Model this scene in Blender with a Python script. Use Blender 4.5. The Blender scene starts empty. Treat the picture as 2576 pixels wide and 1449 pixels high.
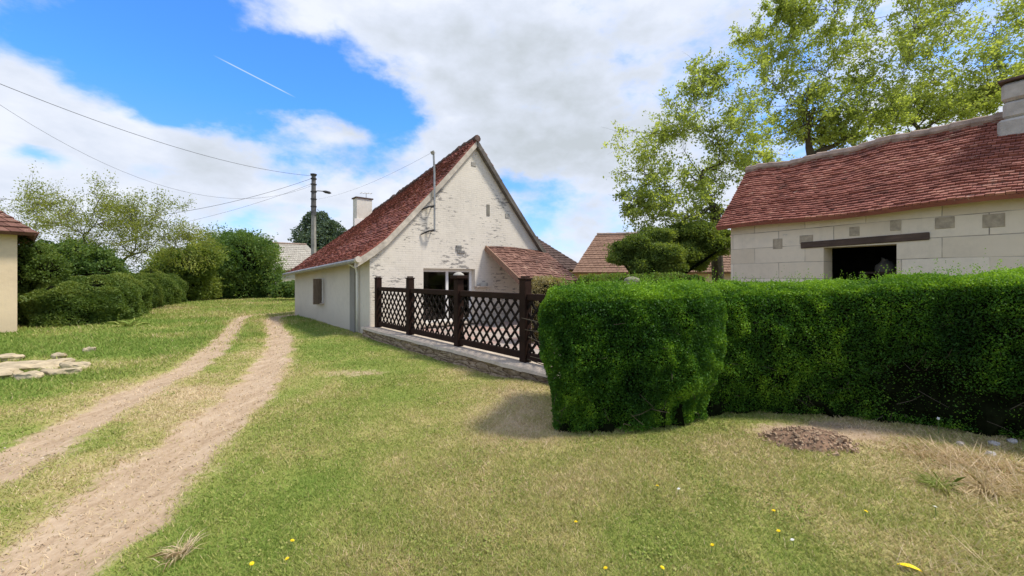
import bpy, bmesh, math, random
import numpy as np
from mathutils import Vector
R = math.radians
random.seed(7); rng = np.random.default_rng(7)
scene = bpy.context.scene
col = scene.collection
F = 398.2; HZ = 277.0; CH = 1.6; K = 1024/2576.0

def D(dx, dy, Z):
    "world point seen at a spot of the photograph (2576 px wide) when it stands Z metres ahead"
    return Vector(((dx*K-512)*Z/F, Z, CH-(dy*K-HZ)*Z/F))

# ------------------------------------------------------------------ noise
def _h(ix, iy, iz, seed):
    n = (ix*374761393 + iy*668265263 + iz*2147483647 + seed*1274126177) & 0xFFFFFFFF
    n = ((n ^ (n >> 13))*1274126177) & 0xFFFFFFFF
    n = n ^ (n >> 16)
    return (n & 0xFFFF)/65535.0
def vnoise(p, seed=0):
    p = np.asarray(p, float); i = np.floor(p).astype(np.int64); f = p-i; f = f*f*(3-2*f)
    r = 0
    for a in (0, 1):
        for b in (0, 1):
            for c in (0, 1):
                w = (f[:, 0] if a else 1-f[:, 0])*(f[:, 1] if b else 1-f[:, 1])*(f[:, 2] if c else 1-f[:, 2])
                r = r+w*_h(i[:, 0]+a, i[:, 1]+b, i[:, 2]+c, seed)
    return r
def fbm(p, seed=0, o=4):
    s = 0; a = .5; t = 0
    for k in range(o):
        s = s+a*vnoise(np.asarray(p)*2**k, seed+k); t += a; a *= .5
    return s/t
def sstep(a, b, x):
    t = np.clip((x-a)/(b-a), 0, 1); return t*t*(3-2*t)

# ------------------------------------------------------------------ objects
WL = {}
def tag(o, label=None, cat=None, group=None, kind=None):
    if label: o['label'] = label
    if cat: o['category'] = cat
    if group: o['group'] = group
    if kind: o['kind'] = kind
    return o
def empty(name, loc, label, cat, group=None):
    o = bpy.data.objects.new(name, None); col.objects.link(o); o.location = loc
    o.empty_display_size = .2
    WL[o.name] = Vector(loc); return tag(o, label, cat, group)
def link(name, me, mat, parent=None, loc=None):
    o = bpy.data.objects.new(name, me); col.objects.link(o)
    if parent:
        o.parent = parent; WL[o.name] = WL[parent.name]
    else:
        o.location = loc if loc is not None else (0, 0, 0); WL[o.name] = Vector(o.location)
    if mat: me.materials.append(mat)
    return o
def basis(d):
    d = Vector(d).normalized(); u = Vector((0, 0, 1)) if abs(d.z) < .9 else Vector((1, 0, 0))
    a = d.cross(u).normalized(); return d, a, a.cross(d).normalized()
class MB:
    def __init__(s): s.v = []; s.f = []; s.t = []; s.sm = False
    def poly(s, pts, tint=.5):
        i = len(s.v); s.v += [Vector(p) for p in pts]; s.t += [tint]*len(pts)
        s.f.append(tuple(range(i, i+len(pts))))
    def hexa(s, p, tint=.5):
        "eight corners: four below, the same four above"
        i = len(s.v); s.v += [Vector(q) for q in p]; s.t += [tint]*8
        for f in ((3, 2, 1, 0), (4, 5, 6, 7), (0, 1, 5, 4), (1, 2, 6, 5), (2, 3, 7, 6), (3, 0, 4, 7)):
            s.f.append(tuple(i+k for k in f))
    def box(s, c, ax, ay, az, tint=.5):
        "centre and three half-axis vectors"
        c, ax, ay, az = map(Vector, (c, ax, ay, az))
        s.hexa([c-ax-ay-az, c+ax-ay-az, c+ax+ay-az, c-ax+ay-az, c-ax-ay+az, c+ax-ay+az, c+ax+ay+az, c-ax+ay+az], tint)
    def bar(s, a, b, w, h, up=(0, 0, 1), tint=.5):
        a, b = Vector(a), Vector(b); d = (b-a); L = d.length/2; d.normalize()
        x = d.cross(Vector(up)).normalized(); z = x.cross(d).normalized()
        s.box((a+b)/2, d*L, x*w/2, z*h/2, tint)
    def tube(s, pts, rad, n=6, cap=True, tint=.5):
        i0 = len(s.v); pts = [Vector(p) for p in pts]
        if not hasattr(rad, '__len__'): rad = [rad]*len(pts)
        pa = None
        for k, p in enumerate(pts):
            d = pts[min(k+1, len(pts)-1)]-pts[max(k-1, 0)]
            if d.length < 1e-6: d = Vector((0, 0, 1))
            d.normalize()
            if pa is None: _, pa, _ = basis(d)
            a = (pa-d*pa.dot(d))
            a = a.normalized() if a.length > 1e-4 else basis(d)[1]
            pa = a; b = d.cross(a)
            for j in range(n):
                q = 2*math.pi*j/n
                s.v.append(p+(a*math.cos(q)+b*math.sin(q))*rad[k]); s.t.append(tint)
        for k in range(len(pts)-1):
            for j in range(n):
                s.f.append((i0+k*n+j, i0+k*n+(j+1) % n, i0+(k+1)*n+(j+1) % n, i0+(k+1)*n+j))
        if cap:
            s.f.append(tuple(i0+j for j in range(n))[::-1]); m = i0+(len(pts)-1)*n
            s.f.append(tuple(m+j for j in range(n)))
    def build(s, name, mat, parent=None, loc=None, bevel=0, smooth=False):
        o0 = WL[parent.name] if parent else Vector(loc if loc is not None else (0, 0, 0))
        me = bpy.data.meshes.new(name)
        me.from_pydata([v-o0 for v in s.v], [], s.f)
        at = me.attributes.new('tint', 'FLOAT', 'POINT'); at.data.foreach_set('value', s.t)
        me.validate(); me.update()
        if bevel or True:
            bm = bmesh.new(); bm.from_mesh(me); bmesh.ops.recalc_face_normals(bm, faces=bm.faces)
            if bevel: bmesh.ops.bevel(bm, geom=list(bm.edges), offset=bevel, segments=1, affect='EDGES', clamp_overlap=True)
            bm.to_mesh(me); bm.free()
        if smooth: me.polygons.foreach_set('use_smooth', [True]*len(me.polygons))
        return link(name, me, mat, parent, o0)

def np_mesh(name, V, nper, tint, mat, parent=None, loc=None):
    "many equal small faces, each with nper own vertices"
    o0 = np.array(WL[parent.name] if parent else (loc if loc is not None else (0, 0, 0)))
    V = V-o0; n = len(V)//nper
    me = bpy.data.meshes.new(name)
    me.vertices.add(len(V)); me.vertices.foreach_set('co', V.astype(np.float32).ravel())
    me.loops.add(len(V)); me.loops.foreach_set('vertex_index', np.arange(len(V), dtype=np.int32))
    me.polygons.add(n); me.polygons.foreach_set('loop_start', np.arange(n, dtype=np.int32)*nper)
    me.polygons.foreach_set('loop_total', np.full(n, nper, dtype=np.int32))
    at = me.attributes.new('tint', 'FLOAT', 'POINT'); at.data.foreach_set('value', np.repeat(tint, nper).astype(np.float32))
    me.update(calc_edges=True)
    return link(name, me, mat, parent, Vector(o0))

def unit(a): return a/np.maximum(np.linalg.norm(a, axis=1, keepdims=True), 1e-9)
def leaf_verts(P, N, size, aspect=.5, spread=.8, droop=0.):
    n = len(P)
    d = unit(N*(1-spread*.5)+rng.normal(size=(n, 3))*spread*.6+np.array([0, 0, -droop]))
    s = unit(np.cross(d, rng.normal(size=(n, 3))))
    L = (size*(.6+.8*rng.random(n)))[:, None] if np.ndim(size) == 0 else (size*(.6+.8*rng.random(n)))[:, None]
    b = P-d*L*.5; m = P
    nn = np.cross(d, s)*L*.12
    V = np.stack([b, m+s*L*aspect*.5+nn, b+d*L, m-s*L*aspect*.5+nn], 1).reshape(-1, 3)
    return V

# ------------------------------------------------------------------ materials
def nodes(m):
    m.use_nodes = True; nt = m.node_tree; nt.nodes.clear(); return nt
def mk(nt, t, **k):
    n = nt.nodes.new(t)
    for a, b in k.items():
        if a.startswith('i_'): n.inputs[int(a[2:]) if a[2:].isdigit() else a[2:].replace('_', ' ')].default_value = b
        else: setattr(n, a, b)
    return n
def ramp(nt, fac, stops):
    r = nt.nodes.new('ShaderNodeValToRGB'); e = r.color_ramp.elements
    while len(e) < len(stops): e.new(.5)
    for x, (p, c) in zip(e, stops): x.position = p; x.color = tuple(c)+(1,)
    nt.links.new(fac, r.inputs[0]); return r.outputs[0]
def noise(nt, vec, scale, detail=5, rough=.6, dist=0):
    n = mk(nt, 'ShaderNodeTexNoise'); n.inputs['Scale'].default_value = scale; n.inputs['Detail'].default_value = detail
    n.inputs['Roughness'].default_value = rough; n.inputs['Distortion'].default_value = dist
    if vec is not None: nt.links.new(vec, n.inputs['Vector'])
    return n.outputs[0]
def mixc(nt, f, a, b, mode='MIX'):
    m = mk(nt, 'ShaderNodeMix', data_type='RGBA', blend_type=mode)
    for s, v in ((0, f), (6, a), (7, b)):
        if isinstance(v, (int, float)): m.inputs[s].default_value = v
        elif isinstance(v, tuple): m.inputs[s].default_value = v+(1,) if len(v) == 3 else v
        else: nt.links.new(v, m.inputs[s])
    return m.outputs[2]
def math_(nt, op, a, b=None, c=None, clamp=False):
    m = mk(nt, 'ShaderNodeMath', operation=op, use_clamp=clamp)
    for i, v in enumerate((a, b, c)):
        if v is None: continue
        if isinstance(v, (int, float)): m.inputs[i].default_value = v
        else: nt.links.new(v, m.inputs[i])
    return m.outputs[0]
def coord(nt, scale=(1, 1, 1), rot=(0, 0, 0), kind='Object', loc=(0, 0, 0)):
    tc = mk(nt, 'ShaderNodeTexCoord'); mp = mk(nt, 'ShaderNodeMapping')
    mp.inputs['Scale'].default_value = scale; mp.inputs['Rotation'].default_value = rot; mp.inputs['Location'].default_value = loc
    nt.links.new(tc.outputs[kind], mp.inputs[0]); return mp.outputs[0]
def finish(nt, colr, rough=.8, bump=None, bstr=.3, bdist=.02, spec=.3, metal=0):
    b = mk(nt, 'ShaderNodeBsdfPrincipled'); o = mk(nt, 'ShaderNodeOutputMaterial')
    if isinstance(colr, tuple): b.inputs['Base Color'].default_value = colr+(1,)
    else: nt.links.new(colr, b.inputs['Base Color'])
    if isinstance(rough, (int, float)): b.inputs['Roughness'].default_value = rough
    else: nt.links.new(rough, b.inputs['Roughness'])
    b.inputs['Specular IOR Level'].default_value = spec; b.inputs['Metallic'].default_value = metal
    if bump is not None:
        bp = mk(nt, 'ShaderNodeBump'); bp.inputs['Strength'].default_value = bstr; bp.inputs['Distance'].default_value = bdist
        nt.links.new(bump, bp.inputs['Height']); nt.links.new(bp.outputs[0], b.inputs['Normal'])
    nt.links.new(b.outputs[0], o.inputs[0]); return b
def attr(nt, name='tint'):
    return mk(nt, 'ShaderNodeAttribute', attribute_name=name).outputs['Fac']

def leaf_mat(name, dark, mid, light, trans=.35, nscale=.8):
    m = bpy.data.materials.new(name); nt = nodes(m)
    t = attr(nt); g = mk(nt, 'ShaderNodeNewGeometry')
    n = noise(nt, g.outputs['Position'], nscale, 3)
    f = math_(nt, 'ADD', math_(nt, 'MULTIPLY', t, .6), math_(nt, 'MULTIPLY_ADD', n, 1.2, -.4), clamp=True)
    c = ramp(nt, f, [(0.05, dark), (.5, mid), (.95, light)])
    b = mk(nt, 'ShaderNodeBsdfPrincipled'); b.inputs['Roughness'].default_value = .55; b.inputs['Specular IOR Level'].default_value = .25
    tr = mk(nt, 'ShaderNodeBsdfTranslucent'); mx = mk(nt, 'ShaderNodeMixShader'); mx.inputs[0].default_value = trans
    ct = mixc(nt, 1., c, (1.5, 1.45, .6), 'MULTIPLY')
    nt.links.new(c, b.inputs['Base Color']); nt.links.new(ct, tr.inputs[0])
    nt.links.new(b.outputs[0], mx.inputs[1]); nt.links.new(tr.outputs[0], mx.inputs[2])
    o = mk(nt, 'ShaderNodeOutputMaterial'); nt.links.new(mx.outputs[0], o.inputs[0]); return m
def plain(name, c, rough=.7, var=.25, scale=6, bump=.15, spec=.3, metal=0):
    m = bpy.data.materials.new(name); nt = nodes(m); v = coord(nt)
    n = noise(nt, v, scale, 6)
    d = tuple(x*(1-var) for x in c); l = tuple(min(1, x*(1+var)) for x in c)
    finish(nt, ramp(nt, n, [(.3, d), (.7, l)]), rough, noise(nt, v, scale*6, 4), bump, .01, spec, metal); return m
def wood(name, c, axis=(1, 1, 12)):
    m = bpy.data.materials.new(name); nt = nodes(m); v = coord(nt, axis)
    n = noise(nt, v, 3, 6, .65); n2 = noise(nt, coord(nt), 2, 3)
    f = math_(nt, 'MULTIPLY_ADD', n2, .5, math_(nt, 'MULTIPLY', n, .5))
    cc = ramp(nt, f, [(.3, tuple(x*.55 for x in c)), (.52, c), (.72, tuple(min(1, x*1.7) for x in c))])
    finish(nt, cc, .7, n, .4, .01, .12); return m
def wall_mat(name, rot, base, brick=True, cracks=.5, blk=(.21, .065), mort=.006, th=.8):
    "painted masonry; x of the wall along rot"
    m = bpy.data.materials.new(name); nt = nodes(m)
    tc = mk(nt, 'ShaderNodeTexCoord'); mp = mk(nt, 'ShaderNodeMapping', vector_type='TEXTURE'); mp.inputs['Rotation'].default_value = (0, 0, rot)
    nt.links.new(tc.outputs['Object'], mp.inputs[0])
    sx = mk(nt, 'ShaderNodeSeparateXYZ'); nt.links.new(mp.outputs[0], sx.inputs[0])
    cb = mk(nt, 'ShaderNodeCombineXYZ'); nt.links.new(sx.outputs[0], cb.inputs[0]); nt.links.new(sx.outputs[2], cb.inputs[1])
    nt.links.new(sx.outputs[1], cb.inputs[2]); v = cb.outputs[0]
    n1 = noise(nt, v, .9, 5); n2 = noise(nt, v, 7, 6, .7)
    f = math_(nt, 'MULTIPLY_ADD', n1, .6, math_(nt, 'MULTIPLY', n2, .4))
    c = ramp(nt, f, [(.3, tuple(x*.86 for x in base)), (.5, base), (.7, tuple(min(.92, x*1.06) for x in base))])
    hgt = n2
    if brick:
        wv = mk(nt, 'ShaderNodeVectorMath', operation='MULTIPLY_ADD'); nt.links.new(mk(nt, 'ShaderNodeTexNoise', i_Scale=3.0).outputs[1], wv.inputs[0])
        wv.inputs[1].default_value = (.015, .015, 0) if blk[0] < .5 else (.10, .07, 0); nt.links.new(v, wv.inputs[2])
        bk = mk(nt, 'ShaderNodeTexBrick'); nt.links.new(wv.outputs[0], bk.inputs[0]); bk.inputs['Scale'].default_value = 1
        bk.inputs['Brick Width'].default_value = blk[0]; bk.inputs['Row Height'].default_value = blk[1]; bk.inputs['Mortar Size'].default_value = mort
        bk.inputs['Mortar Smooth'].default_value = .6
        hgt = math_(nt, 'MULTIPLY_ADD', bk.outputs['Fac'], -.4 if blk[0] < .5 else -1., math_(nt, 'MULTIPLY', n2, .6))
        jm = math_(nt, 'MULTIPLY', bk.outputs['Fac'], math_(nt, 'MULTIPLY_ADD', noise(nt, v, 1.3, 4), 2.4, -1.05 if blk[0] < .5 else -.75, clamp=True), clamp=True)
        bk.inputs['Color1'].default_value = (1, 1, 1, 1); bk.inputs['Color2'].default_value = (.975, .97, .96, 1) if blk[0] < .5 else (.84, .81, .76, 1); bk.inputs['Mortar'].default_value = (.97, .96, .95, 1) if blk[0] < .5 else (.9, .88, .85, 1)
        c = mixc(nt, 1., c, bk.outputs['Color'], 'MULTIPLY')
        c = mixc(nt, math_(nt, 'MULTIPLY', jm, cracks, clamp=True), c, (.16, .14, .12))
    # flaked paint: spots stretched along the courses, gathered in patches
    st = mk(nt, 'ShaderNodeMapping'); st.inputs['Scale'].default_value = (.55, 2.2, 1); nt.links.new(v, st.inputs[0])
    fl = noise(nt, st.outputs[0], 6, 8, .75); pt = noise(nt, v, .75, 3)
    k = math_(nt, 'GREATER_THAN', math_(nt, 'MULTIPLY_ADD', pt, .45, math_(nt, 'MULTIPLY', fl, .8)), th)
    c = mixc(nt, math_(nt, 'MULTIPLY', k, .85), c, (.20, .185, .17))
    wn_ = noise(nt, v, 1.7, 6, .65); c = mixc(nt, math_(nt, 'MULTIPLY', math_(nt, 'MULTIPLY_ADD', wn_, 4.5, -2.45, clamp=True), .34), c, (.40, .375, .34))
    sv = mk(nt, 'ShaderNodeMapping'); sv.inputs['Scale'].default_value = (5, .35, 1); nt.links.new(v, sv.inputs[0]); dn_ = noise(nt, sv.outputs[0], 1.6, 5, .6)
    c = mixc(nt, math_(nt, 'MULTIPLY', math_(nt, 'MULTIPLY_ADD', dn_, 4, -2.3, clamp=True), .22), c, (.36, .32, .27))
    # grime low on the wall, splashed up from the ground
    z = math_(nt, 'SUBTRACT', .5, sx.outputs[2]); gr = math_(nt, 'MULTIPLY', math_(nt, 'ADD', z, math_(nt, 'MULTIPLY', n2, .35)), .9, clamp=True)
    c = mixc(nt, math_(nt, 'MULTIPLY', gr, .7), c, (.42, .33, .23))
    finish(nt, c, .85, hgt, .35, .02, .2); return m
def tile_mat(name, stops, moss=(.16, .15, .10), pale=(.45, .33, .25)):
    m = bpy.data.materials.new(name); nt = nodes(m); t = attr(nt); g = mk(nt, 'ShaderNodeNewGeometry')
    n1 = noise(nt, g.outputs['Position'], 1.1, 4); n2 = noise(nt, g.outputs['Position'], 14, 5)
    f = math_(nt, 'ADD', math_(nt, 'MULTIPLY', t, .55), math_(nt, 'MULTIPLY_ADD', n1, .9, -.22))
    c = ramp(nt, f, stops)
    c = mixc(nt, math_(nt, 'MULTIPLY', math_(nt, 'GREATER_THAN', math_(nt, 'MULTIPLY_ADD', n1, .4, math_(nt, 'MULTIPLY', n2, .7)), .66), .45), c, moss)
    n3 = noise(nt, g.outputs['Position'], 5, 6, .7)
    c = mixc(nt, math_(nt, 'MULTIPLY', math_(nt, 'GREATER_THAN', n3, .64), .55), c, pale)
    finish(nt, c, .8, n2, .5, .01, .25); return m

M = {}
M['gable'] = None
M['wood_dark'] = wood('dark_brown_stain', (.024, .0115, .0075), (2, 2, 2))
M['fence_slat'] = plain('black_brown_slats', (.011, .007, .0055), .7, .3, 8, .15, .12)
M['lintel'] = wood('weathered_oak', (.085, .058, .045), (1, 1, 8))
M['board'] = wood('pale_bargeboard', (.50, .44, .36), (2, 2, 2))
M['board_grey'] = wood('grey_bargeboard', (.13, .115, .10), (2, 2, 2))
M['shutter'] = wood('brown_shutter', (.20, .155, .115), (8, 8, 1))
M['zinc'] = plain('grey_zinc', (.30, .29, .28), .45, .2, 5, .1, .4, .3)
M['white'] = plain('white_paint', (.74, .72, .68), .5, .08, 3, .05)
M['iron'] = plain('dark_iron', (.035, .032, .03), .6, .4, 9, .2)
M['steel'] = plain('dull_steel', (.33, .32, .30), .45, .25, 9, .1, .5, .6)
M['concrete'] = plain('pole_concrete', (.27, .255, .22), .9, .25, 4, .3)
M['pole_dark'] = plain('pole_weathered', (.12, .115, .11), .9, .35, 6, .3)
M['coping'] = plain('coping_stone', (.50, .42, .34), .9, .18, 4, .3)
M['rubble'] = plain('rubble_stone', (.30, .225, .15), .95, .5, 7, .8)
M['stone'] = plain('pale_stone', (.42, .34, .22), .9, .3, 6, .6)
M['greystone'] = plain('grey_stone', (.34, .315, .275), .9, .3, 5, .6)
M['chim'] = plain('chimney_stone', (.40, .365, .33), .95, .25, 4, .7)
M['chim_w'] = plain('chimney_render', (.66, .62, .54), .9, .12, 5, .3)
M['bark'] = plain('bark', (.075, .062, .042), .95, .45, 9, .8)
M['bark_pale'] = plain('twig_bark', (.085, .072, .045), .95, .4, 9, .6)
M['core'] = plain('shade_core', (.008, .010, .004), 1, .5, 12, .5, 0)  # near-black: shade deep in the foliage put into the colour
M['soil'] = plain('loose_soil', (.20, .125, .08), 1, .5, 14, 1)
M['tiles_c'] = tile_mat('cottage_tiles', [(.1, (.08, .036, .03)), (.35, (.19, .064, .05)), (.6, (.30, .105, .078)), (.9, (.42, .19, .135))], (.10, .065, .05))
M['tiles_b'] = tile_mat('barn_tiles', [(.1, (.115, .046, .037)), (.35, (.22, .077, .058)), (.6, (.305, .113, .083)), (.9, (.44, .21, .15))], (.17, .115, .09))
M['tiles_p'] = tile_mat('porch_tiles', [(.1, (.07, .036, .028)), (.4, (.15, .073, .054)), (.7, (.21, .108, .08)), (.95, (.36, .22, .16))])
M['tiles_br'] = tile_mat('brown_tiles', [(.1, (.18, .105, .072)), (.5, (.225, .132, .09)), (.9, (.265, .16, .11))], (.17, .11, .08), (.21, .14, .105))
M['tiles_d'] = tile_mat('dark_tiles', [(.1, (.06, .04, .035)), (.5, (.10, .065, .055)), (.9, (.14, .09, .075))], (.08, .06, .05), (.14, .10, .08))
M['tiles_g'] = tile_mat('grey_tiles', [(.1, (.28, .25, .21)), (.5, (.36, .33, .28)), (.9, (.42, .39, .33))], (.25, .23, .2), (.42, .38, .33))
M['ridge'] = plain('ridge_mortar', (.30, .22, .175), .95, .35, 5, .8)
M['ridge_d'] = plain('ridge_dark', (.10, .065, .055), .95, .5, 9, .8)
m = bpy.data.materials.new('dark_glass'); nt = nodes(m)
gl = mk(nt, 'ShaderNodeBsdfGlossy', i_Roughness=.03); gl.inputs[0].default_value = (.8, .8, .8, 1); tp = mk(nt, 'ShaderNodeBsdfTransparent'); tp.inputs[0].default_value = (.75, .73, .7, 1)
fr = mk(nt, 'ShaderNodeFresnel', i_IOR=1.5); mx = mk(nt, 'ShaderNodeMixShader'); o_ = mk(nt, 'ShaderNodeOutputMaterial')
nt.links.new(fr.outputs[0], mx.inputs[0]); nt.links.new(tp.outputs[0], mx.inputs[1]); nt.links.new(gl.outputs[0], mx.inputs[2]); nt.links.new(mx.outputs[0], o_.inputs[0])
M['glass'] = m
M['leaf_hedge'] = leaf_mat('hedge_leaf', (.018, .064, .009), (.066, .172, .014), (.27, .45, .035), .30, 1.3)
M['leaf_lane'] = leaf_mat('lane_hedge_leaf', (.04, .08, .014), (.105, .165, .03), (.25, .30, .065), .35, .7)
M['leaf_tree'] = leaf_mat('tree_leaf', (.12, .165, .045), (.30, .37, .11), (.48, .53, .20), .62, .35)
M['leaf_sparse'] = leaf_mat('sparse_leaf', (.12, .15, .035), (.23, .27, .06), (.36, .38, .11), .5, .6)
M['leaf_bush'] = leaf_mat('bush_leaf', (.045, .10, .026), (.105, .18, .042), (.26, .32, .08), .4, .45)
M['leaf_far'] = leaf_mat('far_leaf', (.05, .085, .055), (.085, .125, .08), (.14, .18, .12), .3, .3)
M['leaf_cedar'] = leaf_mat('cedar_leaf', (.07, .115, .024), (.165, .23, .048), (.32, .38, .09), .42, .9)
M['leaf_dry'] = leaf_mat('dry_shrub', (.14, .12, .05), (.26, .22, .10), (.40, .34, .18), .3, 1)
m = bpy.data.materials.new('grass_blades'); nt = nodes(m); t = attr(nt)
c = ramp(nt, t, [(0, (.20, .29, .05)), (.3, (.33, .365, .09)), (.55, (.44, .405, .15)), (.75, (.55, .44, .235)), (1, (.70, .55, .36))])
b = mk(nt, 'ShaderNodeBsdfPrincipled'); b.inputs['Roughness'].default_value = .6; b.inputs['Specular IOR Level'].default_value = .2
tr = mk(nt, 'ShaderNodeBsdfTranslucent'); mx = mk(nt, 'ShaderNodeMixShader'); mx.inputs[0].default_value = .3; o_ = mk(nt, 'ShaderNodeOutputMaterial')
nt.links.new(c, b.inputs[0]); nt.links.new(c, tr.inputs[0]); nt.links.new(b.outputs[0], mx.inputs[1]); nt.links.new(tr.outputs[0], mx.inputs[2]); nt.links.new(mx.outputs[0], o_.inputs[0])
M['grass'] = m
M['petal'] = plain('yellow_petals', (.85, .62, .01), .6, .1, 20, .1)
M['petal_w'] = plain('white_petals', (.80, .80, .74), .6, .1, 20, .1)
M['stem'] = plain('green_stem', (.10, .17, .04), .7, .2, 9, .1)
M['pink'] = None

# ------------------------------------------------------------------ camera, light, sky
cam = bpy.data.cameras.new('camera'); co = bpy.data.objects.new('camera', cam); col.objects.link(co)
co.location = (0, 0, CH); co.rotation_euler = (R(90), 0, 0); cam.sensor_width = 36; cam.lens = 36*F/1024
cam.shift_y = -(288-HZ)/1024; cam.clip_end = 3000; cam.clip_start = .05; scene.camera = co
SUN_EL, SUN_AZ = R(60), R(98)          # azimuth measured from +Y towards +X
sd = Vector((math.sin(SUN_AZ)*math.cos(SUN_EL), math.cos(SUN_AZ)*math.cos(SUN_EL), math.sin(SUN_EL)))
sl = bpy.data.lights.new('sun', 'SUN'); sl.energy = 2.8; sl.angle = R(9); sl.color = (1, .94, .84)
so = bpy.data.objects.new('sun', sl); col.objects.link(so); so.rotation_euler = sd.to_track_quat('Z', 'Y').to_euler(); so.location = sd*60
scene.view_settings.view_transform = 'Standard'; scene.view_settings.look = 'None'; scene.view_settings.exposure = .68; scene.view_settings.gamma = 1
scene.cycles.max_bounces = 8; scene.cycles.transparent_max_bounces = 12

w = bpy.data.worlds.new('World'); scene.world = w; w.use_nodes = True; nt = w.node_tree; nt.nodes.clear()
STR = .10
sky = mk(nt, 'ShaderNodeTexSky', sky_type='NISHITA', sun_disc=False); sky.sun_elevation = SUN_EL; sky.sun_rotation = SUN_AZ
sky.ozone_density = 2.5; sky.dust_density = .3; sky.air_density = 1.0
tc = mk(nt, 'ShaderNodeTexCoord'); dirv = tc.outputs['Generated']
sx = mk(nt, 'ShaderNodeSeparateXYZ'); nt.links.new(dirv, sx.inputs[0])
yy = math_(nt, 'MAXIMUM', sx.outputs[1], .08)
uv = mk(nt, 'ShaderNodeCombineXYZ'); nt.links.new(math_(nt, 'DIVIDE', sx.outputs[0], yy), uv.inputs[0]); nt.links.new(math_(nt, 'DIVIDE', sx.outputs[2], yy), uv.inputs[1])
# the noise is sampled on a cloud deck overhead, flattened towards the horizon
n_a = mk(nt, 'ShaderNodeTexNoise'); n_a.inputs['Scale'].default_value = 3.2; n_a.inputs['Detail'].default_value = 8; n_a.inputs['Roughness'].default_value = .58
mpn = mk(nt, 'ShaderNodeMapping'); mpn.inputs['Scale'].default_value = (1, 1, 1.9); nt.links.new(dirv, mpn.inputs[0]); nt.links.new(mpn.outputs[0], n_a.inputs['Vector'])
wr = mk(nt, 'ShaderNodeVectorMath', operation='SUBTRACT'); nt.links.new(n_a.outputs[1], wr.inputs[0]); wr.inputs[1].default_value = (.5, .5, .5)
wv = mk(nt, 'ShaderNodeVectorMath', operation='MULTIPLY_ADD'); nt.links.new(wr.outputs[0], wv.inputs[0]); wv.inputs[1].default_value = (.30, .22, 0); nt.links.new(uv.outputs[0], wv.inputs[2])
def blob(dx, dy, rx, ry, wt, src=None):
    u0, v0 = (dx*K-512)/F, (HZ-dy*K)/F; a, b_ = rx*K/F, ry*K/F
    s = mk(nt, 'ShaderNodeVectorMath', operation='SUBTRACT'); nt.links.new((src or wv).outputs[0], s.inputs[0]); s.inputs[1].default_value = (u0, v0, 0)
    q = mk(nt, 'ShaderNodeVectorMath', operation='MULTIPLY'); nt.links.new(s.outputs[0], q.inputs[0]); q.inputs[1].default_value = (1/a, 1/b_, 0)
    d = mk(nt, 'ShaderNodeVectorMath', operation='DOT_PRODUCT'); nt.links.new(q.outputs[0], d.inputs[0]); nt.links.new(q.outputs[0], d.inputs[1])
    return math_(nt, 'MULTIPLY', math_(nt, 'POWER', .3679, d.outputs['Value']), wt)
def total(bl):
    s = bl[0]
    for x in bl[1:]: s = math_(nt, 'ADD', s, x)
    return s
front = math_(nt, 'MULTIPLY', sx.outputs[1], 6, clamp=True)
blue = total([blob(330, 70, 330, 150, 1.0), blob(480, 215, 230, 100, .8), blob(680, 230, 200, 120, .9), blob(880, 230, 170, 120, .6), blob(-150, -150, 300, 200, .6),
              blob(985, 290, 90, 70, .5), blob(870, 405, 150, 50, .55), blob(1340, 475, 110, 45, .55), blob(80, 402, 80, 26, .55), blob(1330, 590, 80, 60, .4), blob(1900, 140, 330, 230, .33), blob(2450, 60, 250, 200, .45), blob(2000, 400, 200, 120, .3),
              blob(650, 560, 260, 50, .38), blob(1500, 560, 160, 70, .3)])
puff = total([blob(60, 170, 110, 90, .45), blob(0, 330, 420, 80, .4), blob(350, 330, 260, 60, .45), blob(800, 350, 95, 60, .55), blob(880, 195, 80, 45, .25), blob(720, 60, 130, 60, .5), blob(1000, 160, 160, 90, .5)])
cov = math_(nt, 'SUBTRACT', math_(nt, 'ADD', 1.0, puff), math_(nt, 'MULTIPLY', blue, 1.75))
n_b = mk(nt, 'ShaderNodeTexNoise'); n_b.inputs['Scale'].default_value = 7.0; n_b.inputs['Detail'].default_value = 9; n_b.inputs['Roughness'].default_value = .6; nt.links.new(mpn.outputs[0], n_b.inputs['Vector'])
cov = math_(nt, 'ADD', cov, math_(nt, 'MULTIPLY_ADD', n_b.outputs[0], 2.3, -1.15))
back = math_(nt, 'MULTIPLY_ADD', n_a.outputs[0], 3.5, -1.2)
covm = mk(nt, 'ShaderNodeMix', data_type='FLOAT'); nt.links.new(front, covm.inputs[0]); nt.links.new(back, covm.inputs[2]); nt.links.new(cov, covm.inputs[3])
mr = mk(nt, 'ShaderNodeMapRange', interpolation_type='SMOOTHSTEP'); mr.inputs[1].default_value = -.08; mr.inputs[2].default_value = .85; nt.links.new(covm.outputs[0], mr.inputs[0])
mask = mr.outputs[0]
grey = total([blob(1330, 260, 240, 190, .42), blob(1420, 380, 170, 90, .4), blob(1250, 120, 260, 120, .35), blob(420, 430, 500, 60, .22), blob(560, 400, 250, 70, .2), blob(1700, 330, 160, 180, .25)])
n_c = mk(nt, 'ShaderNodeTexNoise'); n_c.inputs['Scale'].default_value = 11; n_c.inputs['Detail'].default_value = 7; nt.links.new(mpn.outputs[0], n_c.inputs['Vector'])
gf = math_(nt, 'MULTIPLY', math_(nt, 'ADD', math_(nt, 'ADD', grey, math_(nt, 'MULTIPLY_ADD', n_c.outputs[0], 1.0, -.5)), math_(nt, 'MULTIPLY_ADD', n_b.outputs[0], 1.5, -.62)), 1.0, clamp=True)
ccol = ramp(nt, gf, [(0, (.56, .59, .655)), (.35, (.48, .52, .60)), (1, (.37, .405, .44))])
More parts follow.
